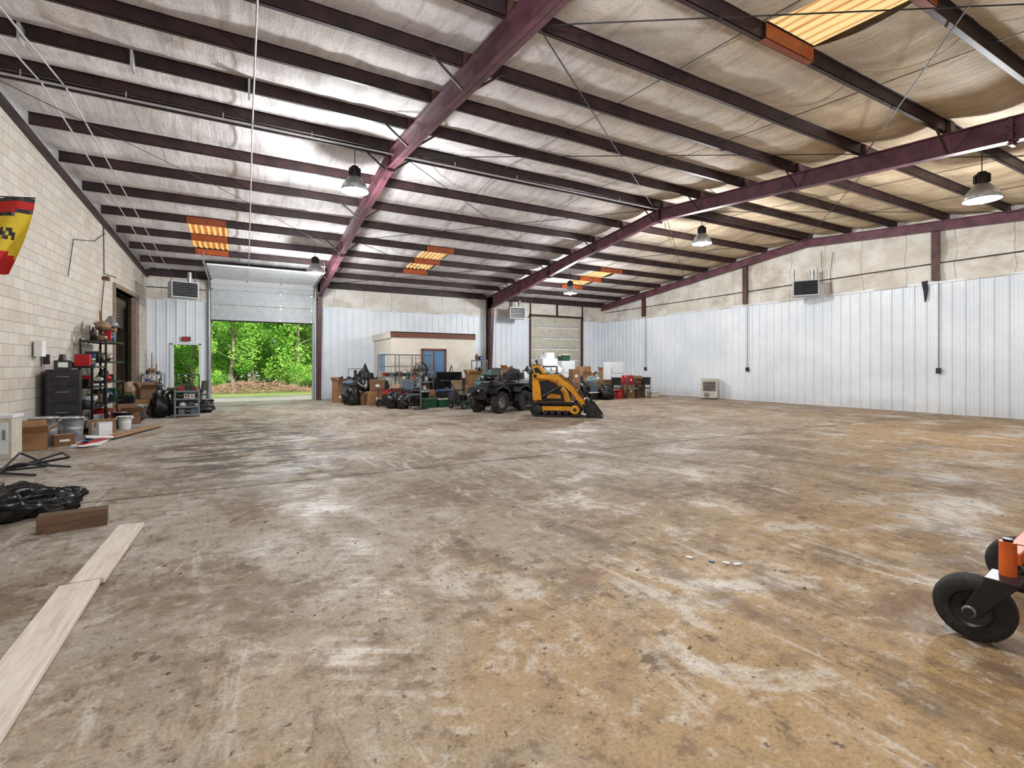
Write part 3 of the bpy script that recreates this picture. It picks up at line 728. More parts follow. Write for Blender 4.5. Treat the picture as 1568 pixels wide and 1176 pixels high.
b.tube([(-.45,-.2,.02),(.45,.2,.2)],.016,m_black); b.tube([(-.45,.25,.02),(.45,-.2,.18)],.016,m_black); b.tube([(-.45,-.2,.02),(-.45,.25,.02)],.016,m_black); b.tube([(.45,.2,.2),(.45,-.2,.18)],.016,m_black)
b.tube([(-.3,-.35,.02),(.0,0,.28),(.35,.32,.02)],.014,m_black); b.tube([(-.25,.35,.02),(.1,-.35,.02)],.014,m_black); b.box((0,0,.12),(.12,.12,.05),m_dark)
b.tube([(-.5,0,.02),(0,-.1,.15),(.5,0,.02)],.016,m_black); b.tube([(-.4,-.1,.02),(-.1,.35,.02),(.3,.3,.02)],.014,m_black)
b.mk('folding_metal_stand',(-2.55,8.75,0),.4)
b=MB(); b.sph((0,0,.1),(.42,.24,.19),m_bag,52,26,.38,4,2.6,0); b.sph((-.34,.08,.13),(.34,.26,.22),m_bag,44,22,.35,9,2.6,0); b.sph((.36,.02,.1),(.2,.1,.13),m_bag,28,14,.4,13,3,0); b.sph((.5,.05,.16),(.1,.05,.07),m_bag,20,10,.5,3,3,0); b.mk('garbage_bag',(-1.95,6.25,0),.1,recalc=False)
b=MB(); b.bx(-.23,.23,-.075,.075,0,.15,m_timber); b.bx(-.235,-.23,-.06,.06,.02,.13,m_lumber); b.mk('wood_timber_block',(-1.29,5.62,0),.12,.008)
def plank(L,w,name,loc,rz):
    b=MB(); b.bx(-w/2,w/2,-L/2,L/2,.012,.045,m_plank); b.bx(-w/2+.002,w/2-.002,-L/2+.002,L/2-.002,.001,.04,m_pedge); b.mk(name,loc,rz,.003)
plank(1.28,.18,'wood_plank',(-.86,4.72,0),-.02); plank(2.44,.2,'wood_plank',(-.89,2.84,0),.01)
# flag
b=MB(); nU,nV=16,20
def fp(u,v):
    wd=.58-.28*v**1.3
    return Vector((u*wd, .06*math.sin(u*7+v*3), -1.15*v-.22*(1-u)*(v<2)*0+.06*u*(1-v)))
for i in range(nU):
    for k in range(nV):
        u=(i+.5)/nU; v=(k+.5)/nV
        if v<.07: m=m_black
        elif v<.26-.12*u: m=m_fred
        elif v<.31-.12*u: m=m_black
        elif v<.58+.22*u: m=m_black if (abs(u-.62)<.16 and .42<v<.55 and (i*2+k)%3) else m_fyel
        else: m=m_fred
        b.add([fp(i/nU,k/nV),fp((i+1)/nU,k/nV),fp((i+1)/nU,(k+1)/nV),fp(i/nU,(k+1)/nV)],[(0,1,2,3)],m,True)
b.tube([(-.12,0,.0),(0,0,.01),(.6,0,.07)],.01,m_dark)
b.mk('hanging_flag',(-3.42,10.3,3.97),0,recalc=False)
b=MB(); y=16.9; b.tube([(wx(y)+.02,y,5.2),(wx(y)+.03,y,3.9),(wx(y)+.25,y+.2,3.85)],.012,m_dark); b.box((wx(y)+.08,y,3.78),(.12,.2,.1),m_brown); b.tube([(wx(y)+.03,y,3.7),(wx(y)+.03,y-.3,2.9),(wx(y)+.03,y-.2,2.2)],.01,m_dark); b.mk('wall_lamp_conduit')
b=MB(); y=12.6; b.box((wx(y)+.09,y,1.75),(.12,.22,.3),m_paper); b.box((wx(y)+.09,y+.35,1.55),(.08,.12,.2),m_dark); b.mk('electrical_panel',bev=.005)
b=MB(); y=14.6; b.tube([(wx(y+2.4)+.03,y+2.4,tz(y+2.4)-.3),(wx(y+1.5)+.03,y+1.5,4.6),(wx(y)+.03,y,4.3),(wx(y)+.03,y-.4,3.4)],.008,m_dark); b.mk('hanging_cable')
# far-left corner
can(-1.55,17.45,.3,.72,m_green,m_black)
b=MB(); b.tube([(-.25,0,.02),(-.25,.1,1.15),(.25,.1,1.15),(.25,0,.02)],.018,m_green); b.box((0,-.15,.03),(.5,.35,.03),m_green)
for s in(-1,1): b.wheel((s*.29,.02,.13),.13,.06,axis='X')
for z in(.4,.75): b.tube([(-.25,.04,z),(.25,.04,z)],.012,m_green)
b.mk('hand_truck',(-1.4,18.2,0),.3); reg(-1.4,18.2,.35)
box_at(-2.55,18.1,.5,.4,.45,.2); box_at(-2.5,18.1,.4,.35,.3,.4,.452,True,m_card2); box_at(-2.0,18.9,.45,.4,.35,.1,0,False,m_card2)
can(-2.05,18.2,.2,.5,m_white,m_white); bag(-2.5,19.0,.35,.3,.3,m_wbag,0,5,'white_trash_bag'); tote(-2.05,17.55,.5,.4,.3,m_blue,m_black,.3); can(-.95,18.3,.15,.36,m_black,name='plastic_bucket'); tote(-1.9,19.7,.6,.4,.35,m_bgray,m_black,.1)
box_at(-2.6,17.3,.4,.4,.3,-.2); can(-2.45,16.7,.15,.36,m_white,name='plastic_bucket')
bag(-1.0,17.7,.25,.22,.18,m_dark,0,71,'duffel_bag'); box_at(-2.55,19.9,.5,.45,.55,.1,0,True); can(-1.4,19.2,.25,.65,m_black,m_black); box_at(-2.1,16.9,.3,.25,.2,.5,0,True,m_card2)
b=MB()
for k in range(4): b.cyl((k*.08,0.0,0),(k*.07-.05,.5,2.1-.2*k),.02,m_lumber if k%2 else m_white,n=6)
b.mk('leaning_poles',(-2.9,21.5,0))
b=MB(); b.bx(-.02,.02,-.25,.25,0,1.2,m_offw); b.bx(-.03,.03,-.27,-.25,0,1.22,m_white); b.bx(-.03,.03,.25,.27,0,1.22,m_white); b.mk('leaning_board',(-2.85,20.95,0),.1)

# ---------------- junk rows (centre)
bag(3.55,20.7,.3,.3,.4,m_dcloth,0,2); box_at(3.3,20.0,.4,.4,.45,.2); box_at(3.3,20.0,.35,.35,.35,.5,.452,True)
can(3.6,19.35,.27,.8,m_bgray,m_bgray)
bag(4.15,19.2,.4,.38,.55,None,0,21); bag(4.3,19.95,.4,.38,.68,None,0,31); bag(3.5,18.75,.28,.26,.3,None,0,33)
b=MB(); b.bx(-.3,.3,-.25,.25,.1,.9,m_black); b.bx(-.25,.25,-.28,-.25,.2,.8,m_dark); b.cyl((-.1,0,.9),(-.1,0,1.25),.06,m_dark); b.tube([(-.3,.2,.9),(-.3,.25,1.3),(.3,.25,1.3),(.3,.2,.9)],.015,m_gray)
for sx in(-1,1): b.wheel((sx*.33,.1,.14),.14,.06,axis='X')
b.bx(-.25,.25,-.22,-.18,0,.1,m_dark); b.mk('air_compressor',(4.2,20.9,0),.2,.01); reg(4.2,20.9,.4)
box_at(4.25,18.0,.55,.45,.5,.1); box_at(4.3,18.0,.5,.42,.42,-.15,.502,False,m_card2); generator(4.6,17.1,.5,m_red)
box_at(3.9,18.35,.3,.3,.35,.7,0,True,m_card2)
b=MB()
for x in(-1,-.33,.33,1): 
    for y in(-.25,.25): b.tube([(x,y,0),(x,y,1.85)],.018,m_gray,6)
for z in(.3,1.0,1.4,1.85):
    for y in(-.25,.25): b.tube([(-1,y,z),(1,y,z)],.015,m_gray,6)
    for x in(-1,-.33,.33,1): b.tube([(x,-.25,z),(x,.25,z)],.013,m_gray,6)
for k in range(19): b.tube([(-.9+k*.1,-.25,.3),(-.9+k*.1,-.25,1.85)],.004,m_gray,4)
for z in (.3,1.0): b.box((0,0,z+.01),(1.98,.48,.012),m_galv)
b.mk('wire_rack',(5.55,18.65,0),0); reg(5,18.65,.5); reg(6,18.65,.5)
clutter('rack_supplies',(5.55,18.65,.325),1.8,.4,9,0,.5,101); clutter('rack_supplies',(5.55,18.65,1.025),1.8,.4,9,0,.3,102)
chair(5.1,16.4,.3,m_bgray); bag(4.95,17.8,.3,.26,.4,m_tan,0,8,'duffel_bag')
shelf('metal_shelf',(5.85,17.75,0),.9,.4,1.25,4,m_gray,.05,True,200)
tote(5.6,16.1,.5,.4,.32,m_green,m_green,.2); tote(6.15,16.1,.5,.42,.3,m_green,m_offw,-.1); tote(6.15,16.1,.48,.4,.28,m_dark,m_blue,.1,.315)
can(5.5,16.95,.2,.55,m_dark,m_black); box_at(6.05,16.85,.45,.4,.55,.3)
b=MB(); b.bx(-.5,.5,-.03,.03,.55,1.2,m_black); b.bx(-.47,.47,-.035,-.03,.58,1.17,m_screen); b.bx(-.06,.06,-.03,.03,.45,.56,m_black); b.bx(-.3,.3,-.15,.15,.42,.45,m_black)
b.bx(-.5,.5,-.2,.2,.36,.42,m_brown); b.bx(-.5,-.44,-.2,.2,0,.36,m_brown); b.bx(.44,.5,-.2,.2,0,.36,m_brown); b.bx(-.44,.44,-.2,.2,.1,.14,m_brown); b.mk('television_on_stand',(6.85,17.4,0),-.1,.004); reg(6.85,17.4,.5)
chair(6.75,16.3,2.6,m_tan); tote(7.2,16.75,.5,.4,.35,m_dcloth,m_black,.3); bag(7.3,15.8,.35,.3,.36,m_tarp,0,14,'tarp_bundle'); bag(7.85,16.3,.45,.4,.55,m_lgreen,0,17,'tarp_bundle'); box_at(7.8,17.3,.6,.5,.7,.2); box_at(7.8,17.3,.5,.4,.4,-.1,.702,True)
pushmower(6.5,15.2,.4,m_green); can(6.95,15.35,.13,.3,m_white,name='plastic_bucket'); fan(5.15,15.6,.2)
b=MB(); b.tube([(-.5,0,0),(0,0,1.45),(.5,0,0)],.014,m_dark); b.tube([(0,.5,0),(0,0,1.45)],.014,m_dark); b.tube([(-.27,0,.7),(.27,0,.7)],.01,m_dark); b.mk('tripod_stand',(7.3,18.3,0),.2); reg(7.3,18.3,.4)
generator(8.25,15.35,2.4,m_gloss); generator(9.6,15.6,2.0,m_dark,'pressure_washer')
for i,(x,y,w,d,hh,op,mt) in enumerate([(8.7,17.6,.6,.5,.8,0,m_card),(9.45,17.9,.7,.5,.6,0,m_white),(10.15,17.4,.6,.5,.9,1,m_card2),(10.9,17.7,.6,.6,1.0,0,m_card)]):
    box_at(x,y,w,d,hh,.2*(i%3)-.2,0,op,mt)
bag(8.95,16.75,.4,.35,.55,None,0,24)
bag(9.8,16.7,.4,.35,.6,m_wbag,0,22,'white_trash_bag'); bag(10.6,16.5,.45,.4,.65,m_tarp,0,27,'tarp_bundle')
tote(9.45,17.9,.6,.42,.4,m_bgray,m_white,.1,.603); bag(8.7,17.6,.25,.25,.25,m_lgreen,.803,29,'tarp_bundle'); tote(10.9,17.7,.55,.42,.35,m_lgreen,m_white,.2,1.003); bag(11.2,16.9,.25,.25,.6,m_offw,0,41,'feed_sack')
fridge(12.2,18.9,.75,.7,1.75,-.1); fridge(13.15,18.9,.75,.7,1.65,.1); freezer(14.25,18.7,1.1,.65,.9,0); freezer(11.9,17.75,1.0,.6,.88,.1)
box_at(12.2,18.85,.5,.4,.28,.2,1.752,False,m_white); tote(13.15,18.9,.5,.4,.3,m_green,m_offw,.1,1.652); box_at(14.15,18.7,.5,.45,.5,.2,.903); box_at(14.6,18.7,.25,.3,.3,0,.903,False,m_white)
bag(11.9,17.75,.28,.25,.3,m_wbag,.882,44,'white_trash_bag'); can(12.75,17.2,.25,.7,m_green,m_green); box_at(13.4,17.3,.6,.5,.7,.2); box_at(13.4,17.3,.4,.4,.35,.5,.702,True)
fridge(15.35,18.0,.7,.7,1.6,-.2); box_at(14.4,17.5,.5,.5,.8,.1,0,False,m_card2); box_at(15.1,16.75,.5,.4,.6,.1); box_at(15.85,16.9,.5,.45,.75,-.2,0,True,m_card2); box_at(16.3,17.6,.5,.5,.95,.2); box_at(15.1,16.75,.4,.35,.4,.3,.602,False,m_red)
tote(16.5,16.6,.5,.35,.25,m_offw,m_white,.1); can(14.3,16.4,.16,.4,m_red,name='gas_can'); box_at(16.95,17.3,.3,.3,.3,.3,0,False,m_white); bag(13.5,16.3,.35,.3,.3,m_bag,0,51)
for q in ((7.95,11.7,1.4),(7.15,13.75,1.2),(8.65,14.3,1.1)): reg(*q)
fr=random.Random(77)
def fill(poly_fn,n,hs,shelves=True):
    c=0
    for t in range(5000):
        if c>=n: break
        x,y=poly_fn(fr)
        r=fr.uniform(.2,.3)
        if any((x-a)**2+(y-b_)**2<((r+q)*.95)**2 for a,b_,q in PL): continue
        k=fr.random(); c+=1; rz=fr.uniform(-.4,.4); hh=fr.uniform(*hs)
        if not shelves and k>.9: k=.5
        if k<.16:
            box_at(x,y,r*1.6,r*1.4,hh*.6,rz,0,False,fr.choice([m_card,m_card2,m_white])); box_at(x,y,r*1.4,r*1.2,hh*.4,rz+.3,hh*.6+.003,fr.random()<.5,fr.choice([m_card,m_card2]))
        elif k<.4:
            mm=fr.choice([m_bgray,m_green,m_black,m_dcloth,m_black,m_gray]); tote(x,y,r*1.8,r*1.4,.32,mm,fr.choice([m_black,m_bgray,m_white]),rz)
            tote(x,y,r*1.7,r*1.3,.3,fr.choice([m_bgray,m_black,m_dcloth]),fr.choice([m_black,m_green,m_gray]),rz+.1,.335)
            if hh>.75: bag(x,y,r*.8,r*.7,.18,fr.choice([m_dcloth,m_tan,m_tarp]),.65,fr.random()*50,'duffel_bag')
        elif k<.66: bag(x,y,r,r*.9,hh*.5,fr.choice([m_bag,m_bag,m_dcloth,m_tarp,m_bag]),0,fr.random()*60)
        elif k<.8: can(x,y,r*.75,min(hh,.85),fr.choice([m_black,m_bgray,m_dark,m_dark]),fr.choice([m_black,m_gray,None]))
        elif k<.9: chair(x,y,fr.random()*6,fr.choice([m_black,m_dcloth,m_bgray]))
        else:
            shelf('metal_shelf',(x,y,0),.6,.35,hh+.3,4,m_gray,rz,True,fr.randrange(900))
fill(lambda f:(f.uniform(3.5,5.0),f.uniform(18.2,21.2)),10,(.7,1.1))
fill(lambda f:(f.uniform(4.3,8.3),f.uniform(15.9,18.2)),18,(.5,1.1))
fill(lambda f:(f.uniform(7.6,11.6),f.uniform(15.4,18.8)),24,(.8,1.4))
fill(lambda f:(f.uniform(11.5,16.2),f.uniform(16.2,19.6)),24,(.6,1.3),False)
fill(lambda f:(f.uniform(-2.7,-1.3),f.uniform(16.4,20.8)),8,(.4,.9))
b=MB(); b.bx(-.33,.33,-.28,.28,.05,.82,m_offw); b.bx(-.34,.34,-.29,.29,.82,.88,m_offw); b.bx(-.25,.25,-.3,-.28,.35,.75,m_dark)
for k in range(6): b.box((0,-.3,.38+k*.065),(.5,.03,.012),m_offw,(.5,0,0))
b.bx(-.22,.0,-.3,-.28,.1,.28,m_gray)
for sx in(-.28,.28):
    for sy in(-.23,.23): b.cyl((sx,sy,0),(sx,sy,.06),.025,m_black)
b.mk('portable_evaporative_cooler',(17.7,14.5,0),math.radians(-50),.015)

# ---------------- compact track loader (forward = +x)
b=MB()
for s in(-1,1):
    y=s*.38
    pts=[]
    for k in range(13): t=math.pi/2+math.pi*k/12; pts.append((-.55+.2*math.cos(t),.21+.2*math.sin(t)))
    for k in range(13): t=-math.pi/2+math.pi*k/12; pts.append((.5+.2*math.cos(t),.21+.2*math.sin(t)))
    inn=[(px*.86 if abs(px)<.45 else px-(.05 if px>0 else -.05),.21+(pz-.21)*.78) for px,pz in pts]
    n=len(pts)
    for k in range(n):
        p,q=pts[k],pts[(k+1)%n]; a,c=inn[k],inn[(k+1)%n]
        vs=[(p[0],y-.11,p[1]),(q[0],y-.11,q[1]),(q[0],y+.11,q[1]),(p[0],y+.11,p[1]),(a[0],y-.11,a[1]),(c[0],y-.11,c[1]),(c[0],y+.11,c[1]),(a[0],y+.11,a[1])]
        b.add(vs,[(0,1,2,3),(7,6,5,4),(0,4,5,1),(3,2,6,7)],m_rubber)
    for k in range(12): 
        for zz in(.012,.412): b.box((-.53+k*.092,y,zz),(.035,.22,.024),m_rubber)
    b.lathe((-.55,y,.21),[(.001,-.09),(.14,-.09),(.14,.09),(.001,.09)],m_dark,'Y',16); b.lathe((.5,y,.21),[(.001,-.09),(.13,-.09),(.13,.09),(.001,.09)],m_yel,'Y',16)
    b.lathe((.5,y,.21),[(.001,-.1),(.05,-.1),(.05,.1),(.001,.1)],m_dark,'Y',12)
    for k in range(4): b.lathe((-.32+k*.19,y,.12),[(.001,-.08),(.07,-.08),(.07,.08),(.001,.08)],m_dark,'Y',12)
    b.bx(-.42,.38,y-.05,y+.05,.17,.3,m_yel)
    ya,yb=y-.035-s*.05,y+.035-s*.05
    b.prism([(-.68,1.1),(-.6,1.22),(.05,1.16),(.5,.78),(.8,.34),(.72,.24),(.42,.66),(.0,1.03),(-.6,1.08)],ya,yb,m_yel,'xz')
    b.prism([(-.7,.45),(-.72,1.2),(-.6,1.2),(-.5,.9),(-.44,.45)],y-.03-s*.13,y+.03-s*.13,m_yel,'xz')
    b.cyl((-.62,y-s*.1,1.14),(-.62,y+s*.0,1.14),.05,m_dark); b.cyl((.74,y-s*.1,.32),(.74,y+s*.0,.32),.045,m_dark)
    b.cyl((-.42,y-s*.05,.55),(.12,y-s*.05,.85),.04,m_black); b.cyl((.1,y-s*.05,.84),(.32,y-s*.05,.92),.02,m_galv)
    b.tube([(-.5,ya,1.2),(0,ya,1.2),(.45,ya,.86),(.66,ya,.55)],.012,m_black)
b.prism([(-.66,.35),(-.7,.8),(-.62,1.05),(-.3,1.1),(.02,.98),(.26,.66),(.36,.35)],-.2,.2,m_yel,'xz')
b.prism([(-.6,.42),(-.62,.78),(-.55,.98),(-.3,1.02),(-.02,.92),(.16,.62),(.2,.42)],-.215,.215,m_black,'xz')
b.prism([(-.3,.5),(-.3,.66),(.08,.6),(.1,.5)],-.225,.225,m_yel,'xz')
b.prism([(-.7,.28),(.44,.28),(.44,.4),(-.7,.4)],-.26,.26,m_black,'xz')
for k in range(6): b.box((.245-.02*k,0,.5+k*.05),(.02,.3,.02),m_black,(0,-.5,0))
b.bx(-.62,-.1,-.18,.18,1.06,1.16,m_black); b.prism([(-.66,1.1),(-.74,1.42),(-.55,1.45),(-.38,1.26),(-.36,1.1)],-.2,.2,m_yel,'xz'); b.bx(-.72,-.5,-.17,.17,1.44,1.46,m_black)
b.prism([(-.62,1.16),(-.68,1.36),(-.57,1.38),(-.45,1.24),(-.43,1.16)],-.205,.205,m_black,'xz')
b.bx(-.82,-.7,-.22,.22,.75,1.25,m_black); b.bx(-.95,-.7,-.25,.25,.22,.28,m_dark)
b.tube([(-.7,-.24,1.1),(-.76,-.26,1.46),(-.76,.26,1.46),(-.7,.24,1.1)],.018,m_black)
for yy in(-.12,0,.12): b.tube([(-.6,yy,1.42),(-.64,yy,1.56)],.01,m_dark); b.sph((-.64,yy,1.57),(.024,.024,.024),m_black,8,6)
for s in (-1,1): b.sph((-.2,s*.15,1.18),(.05,.04,.04),m_white,8,6)
for yy in(-.1,-.03,.05,.12): b.tube([(-.05,yy,1.0),(.3,yy*1.2,1.06),(.6,yy,.74),(.74,yy,.45)],.015,m_black)
b.box((.5,0,.7),(.06,.66,.1),m_yel,(0,.8,0)); b.prism([(.72,.12),(.78,.52),(.84,.52),(.8,.1)],-.34,.34,m_dark,'xz'); b.bx(.72,.78,-.3,.3,.42,.5,m_yel)
b.prism([(.8,.02),(.84,.48),(.87,.48),(.86,.1),(.98,.035),(1.28,.02),(1.28,.0),(.82,0)],-.52,.52,m_dark,'xz')
for s in(-.52,.5): b.prism([(.82,0),(.85,.45),(1.0,.38),(1.26,.03),(1.26,0)],s,s+.02,m_dark,'xz')
b.mk('compact_track_loader',(7.95,11.7,0),math.radians(-40),.008)

# ---------------- ATV
def atv(name,loc,rz,body,acc):
    b=MB()
    for sx in(-.6,.6):
        for s in(-1,1):
            b.wheel((sx,s*.42,.33),.33,.25,rim=m_gray if sx>0 else m_dark,axis='Y',lugs=20)
        b.cyl((sx,-.4,.33),(sx,.4,.33),.03,m_dark)
        for s in(-1,1): b.cyl((sx*.8,s*.2,.7),(sx,s*.34,.34),.035,m_red)
        for s in(-1,1):
            P=[(sx-.4,.62),(sx-.3,.76),(sx,.84),(sx+.3,.76),(sx+.4,.62),(sx+.34,.58),(sx+.27,.7),(sx,.78),(sx-.27,.7),(sx-.34,.58)]
            b.prism(P,min(s*.18,s*.56),max(s*.18,s*.56),body,'xz')
    b.prism([(-.85,.55),(-.8,.8),(-.3,.85),(.15,.78),(.4,.94),(.75,.9),(.92,.7),(.95,.5),(.6,.4),(-.7,.4)],-.2,.2,body,'xz')
    b.prism([(.1,.76),(.38,.92),(.72,.88),(.6,.8),(.2,.7)],-.215,.215,m_dblue,'xz')
    b.prism([(-.62,.82),(-.6,.93),(-.2,.9),(.12,.86),(.2,.78),(-.2,.82)],-.16,.16,m_black,'xz')
    b.bx(-.35,.35,-.22,.22,.25,.55,m_dark); b.bx(-.3,.3,-.38,.38,.27,.31,m_black)
    b.tube([(.35,0,.85),(.22,0,1.08),(.18,-.38,1.14)],.018,m_black); b.tube([(.22,0,1.08),(.18,.38,1.14)],.018,m_black); b.bx(.2,.32,-.1,.1,1.02,1.14,acc)
    b.prism([(.24,1.0),(.36,1.0),(.2,1.36),(.18,1.36)],-.18,.18,m_dark,'xz')
    for x0 in(-.85,.5):
        for k in range(5): b.tube([(x0+.09*k,-.35,.97),(x0+.09*k,.35,.97)],.01,m_dark,6)
        for y in(-.35,.35): b.tube([(x0,y,.97),(x0+.36,y,.97)],.013,m_dark,6); b.tube([(x0+.18,y*.6,.97),(x0+.18,y*.6,.8)],.012,m_dark,6)
    b.sph((-.66,0,1.12),(.22,.32,.18),m_dcloth,18,10,.4,5,2.5,.98); b.bx(-.86,-.55,-.3,.3,.985,1.2,m_black); b.sph((.66,0,1.05),(.16,.25,.1),m_bag,18,10,.5,7,2.5,.98)
    for s in(-1,1): b.sph((.9,s*.14,.66),(.04,.06,.05),m_white,10,6)
    b.tube([(.98,-.2,.5),(1.02,-.2,.72),(1.02,.2,.72),(.98,.2,.5)],.018,m_dark); b.bx(.9,.98,-.2,.2,.42,.5,m_black)
    b.mk(name,loc,rz,.01)
atv('all_terrain_vehicle',(7.15,13.75,0),math.radians(205),m_gloss,m_black)
b=MB()
for s in(-1,1): b.wheel((-.5,s*.38,.26),.26,.22,rim=m_gray,axis='Y',lugs=16); b.wheel((.6,s*.36,.18),.18,.14,rim=m_gray,axis='Y')
b.cyl((-.5,-.36,.26),(-.5,.36,.26),.03,m_dark); b.cyl((.6,-.34,.18),(.6,.34,.18),.025,m_dark)
b.prism([(.05,.35),(.08,.9),(.2,.95),(.75,.85),(.88,.7),(.88,.35)],-.22,.22,m_gloss,'xz'); b.bx(.88,.9,-.17,.17,.4,.66,m_dark); b.bx(-.75,.1,-.2,.2,.3,.45,m_dark)
b.prism([(-.8,.45),(-.78,.62),(-.3,.64),(-.2,.45)],-.45,.45,m_gloss,'xz'); b.bx(-.6,-.2,-.22,.22,.64,.72,m_black); b.box((-.66,0,.9),(.08,.42,.42),m_black,(0,-.15,0))
b.tube([(.1,0,.85),(-.08,0,1.05)],.02,m_black); b.lathe((-.08,0,1.05),[(.17,-.012),(.185,0),(.17,.012),(.155,0),(.17,-.012)],m_black,n=20); b.box((-.08,0,1.05),(.32,.03,.015),m_black); b.bx(-.1,.5,-.5,.5,.12,.26,m_gloss)
b.tube([(-.75,-.3,.6),(-.8,-.3,1.4),(-.8,.3,1.4),(-.75,.3,.6)],.025,m_black)
b.mk('lawn_tractor',(8.8,14.3,0),math.radians(200),.01)

# ---------------- zero-turn mower (front = +y)
b=MB()
def caster(cx,cy,tr):
    wc=(cx-.04,cy+tr,.165)
    b.wheel(wc,.165,.13,rim=m_dark,axis='X')
    for s in(-1,1):
        x=wc[0]+s*.085
        b.prism([(wc[1]-.03,.13),(wc[1]+.04,.15),(cy+.06,.36),(cy-.05,.36),(cy-.05,.33)],x-.006,x+.006,m_black,'yz')
        b.cyl((x,wc[1],.165),(x+s*.03,wc[1],.165),.022,m_dark,n=8); b.lathe((x+s*.006,wc[1],.165),[(.001,-.012),(.03,-.012),(.03,.012),(.001,.012)],m_gray,'X',12)
    b.bx(wc[0]-.092,wc[0]+.092,cy-.06,cy+.07,.345,.36,m_black)
    b.cyl((cx,cy,.36),(cx,cy,.53),.034,m_org,n=16); b.cyl((cx,cy,.53),(cx,cy,.545),.02,m_black,n=12)
for s in(-1,1):
    caster(s*.49,0,.12 if s<0 else .09)
    b.box((s*.4,-.02,.45),(.2,.06,.06),m_org)
b.bx(-.33,.33,-.05,.02,.42,.48,m_org)
for s in(-1,1): b.bx(s*.3-.03,s*.3+.03,-1.75,-.05,.42,.485,m_org)
b.frus((0,-.75,.1),(1.15,.75),(1.1,.68),.16,m_org)
for s in(-.35,0,.35): b.lathe((s,-.75,0),[(.1,.26),(.1,.32),(.001,.32)],m_black)
b.bx(-.35,.35,-.35,-.1,.36,.38,m_black)
for s in(-1,1): b.wheel((s*.46,-1.45,.28),.28,.22,rim=m_org,axis='X',lugs=18); b.prism([(-1.7,.56),(-1.2,.6),(-.95,.5),(-.95,.56),(-1.2,.68),(-1.7,.66)],s*.38-.12,s*.38+.12,m_org,'yz'); b.tube([(s*.3,-.95,.55),(s*.3,-.75,.95),(s*.08,-.7,1.0)],.015,m_black)
b.box((0,-1.15,.68),(.5,.5,.12),m_black); b.box((0,-1.42,.95),(.48,.12,.5),m_black,(.15,0,0)); b.bx(-.25,.25,-1.95,-1.55,.45,.75,m_dark); b.lathe((0,-1.75,.75),[(.16,0),(.16,.1),(.1,.14),(.001,.14)],m_black)
b.mk('zero_turn_mower',(3.89,1.03,0),.12,.006)

b=MB()
for x,y in ((3.05,2.35),(3.1,2.3),(2.9,2.55)): b.box((x,y,.006),(.05,.03,.008),m_paper,(0,.1,R()*3))
b.box((2.98,2.42,.006),(.03,.03,.008),m_blue)
rr=random.Random(5)
for k in range(160):
    x=rr.uniform(-2,9); y=rr.uniform(1,12); b.box((x,y,.003),(rr.uniform(.008,.03),rr.uniform(.006,.02),.004),rr.choice([m_brown,m_timber,m_brown,m_timber,m_paper]),(0,0,rr.random()*3))
b.mk('floor_litter')

# ---------------- exterior trees
def tree(seed,h,cr,nl,leaf,low):
    rr=random.Random(seed); b=MB()
    p=Vector((0,0,-.1)); pts=[p]
    for k in range(5): p=p+Vector((rr.uniform(-.2,.2),rr.uniform(-.2,.2),h*.17)); pts.append(p)
    for i,(a,c) in enumerate(zip(pts,pts[1:])): b.cyl(a,c,.13-.02*i,m_bark,.11-.02*i,8)
    cl=[]
    for k in range(26):
        z=rr.uniform(low,h); t=rr.random()*6.28; rad=cr*rr.uniform(.3,1)*(1-.5*max(0,(z-h*.5)/h))
        c=Vector((math.cos(t)*rad,math.sin(t)*rad,z)); cl.append((c,rr.uniform(.5,1.1)))
        b.cyl((pts[2].x*.5,pts[2].y*.5,max(.3,z-.9)),c,.03,m_bark,.01,5,False)
    for k in range(nl):
        c,r=rr.choice(cl); d=Vector((rr.gauss(0,1),rr.gauss(0,1),rr.gauss(0,.8))).normalized()*r*rr.uniform(.5,1)
        q=c+d
        if q.z<.1: q.z=.1
        u=Vector((rr.gauss(0,1),rr.gauss(0,1),rr.gauss(0,.6))).normalized(); w=u.orthogonal().normalized(); s=rr.uniform(.06,.12)
        b.add([q-u*s,q+w*s*.6,q+u*s,q-w*s*.6],[(0,1,2,3)],leaf if rr.random()<.6 else m_leaf2)
    return b
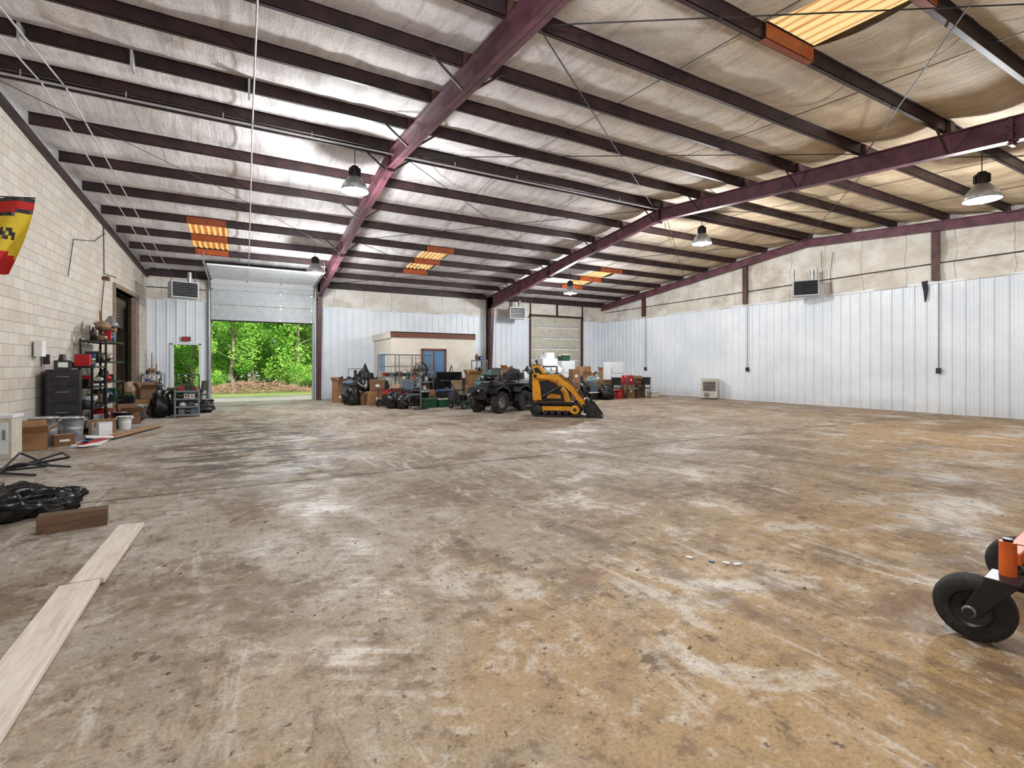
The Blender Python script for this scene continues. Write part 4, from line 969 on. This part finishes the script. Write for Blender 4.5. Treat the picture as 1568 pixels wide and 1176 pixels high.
protos=[tree(1,9,2.2,6500,m_leaf,.9).mk('deciduous_tree',(-1.6,36,0),0,recalc=False),tree(2,8,2.0,6000,m_leaf,1.4).mk('deciduous_tree',(2.4,38,0),1,recalc=False),tree(3,3.0,1.7,3500,m_leaf,.1).mk('bush',(6,35,0),0,recalc=False)]
rr=random.Random(9)
for row,(y,n) in enumerate(((34,8),(38,10),(43,12),(49,13),(55,14))):
    for k in range(n):
        x=-14+30*k/(n-1)*(1+row*.12)+rr.uniform(-.8,.8)
        o=protos[rr.randrange(2)]
        if abs(x-(-1.6))<.8 and row==0: continue
        dup(o,(x,y+rr.uniform(-1,1),0),rr.random()*6.28,rr.uniform(.85,1.25)*(1.25 if row>3 else 1))
    for k in range(n-2): dup(protos[2],(-13+27*k/(n-3)+rr.uniform(-.8,.8),y-1.5+rr.uniform(-.6,.6),0),rr.random()*6,rr.uniform(.6,1.0)*(1.4 if row>1 else .6))
b=MB(); rr=random.Random(3)
for k in range(700):
    x=rr.gauss(.5,2.6); y=30.5+rr.gauss(0,.5); z=max(.02,.6*math.exp(-((x-.5)/2.5)**2)*rr.random()); t=rr.random()*3.14; l=rr.uniform(.2,.6)
    b.cyl((x,y,z-.05),(x+math.cos(t)*l,y+math.sin(t)*l,z+rr.uniform(-.05,.15)),.014,m_brush,n=4,caps=False)
b.mk('brush_pile')

w=bpy.data.worlds.new('world'); sc.world=w; w.use_nodes=True; nt=w.node_tree; bg=nt.nodes['Background']
bg.inputs[0].default_value=(.85,.93,1,1); bg.inputs[1].default_value=1.9
s=bpy.data.lights.new('sun','SUN'); s.energy=5.5; s.angle=.02; s.color=(1,.95,.85)
o=bpy.data.objects.new('sun',s); sc.collection.objects.link(o); o.rotation_euler=(math.radians(42),math.radians(20),0)
cam=bpy.data.cameras.new('camera'); co=bpy.data.objects.new('camera',cam); sc.collection.objects.link(co)
cam.sensor_width=36; cam.lens=36*752/1568; cam.shift_y=-.0176; cam.clip_start=.05; cam.clip_end=300
co.location=(0,0,1.42); co.rotation_euler=(math.pi/2,0,math.radians(-28.8)); sc.camera=co
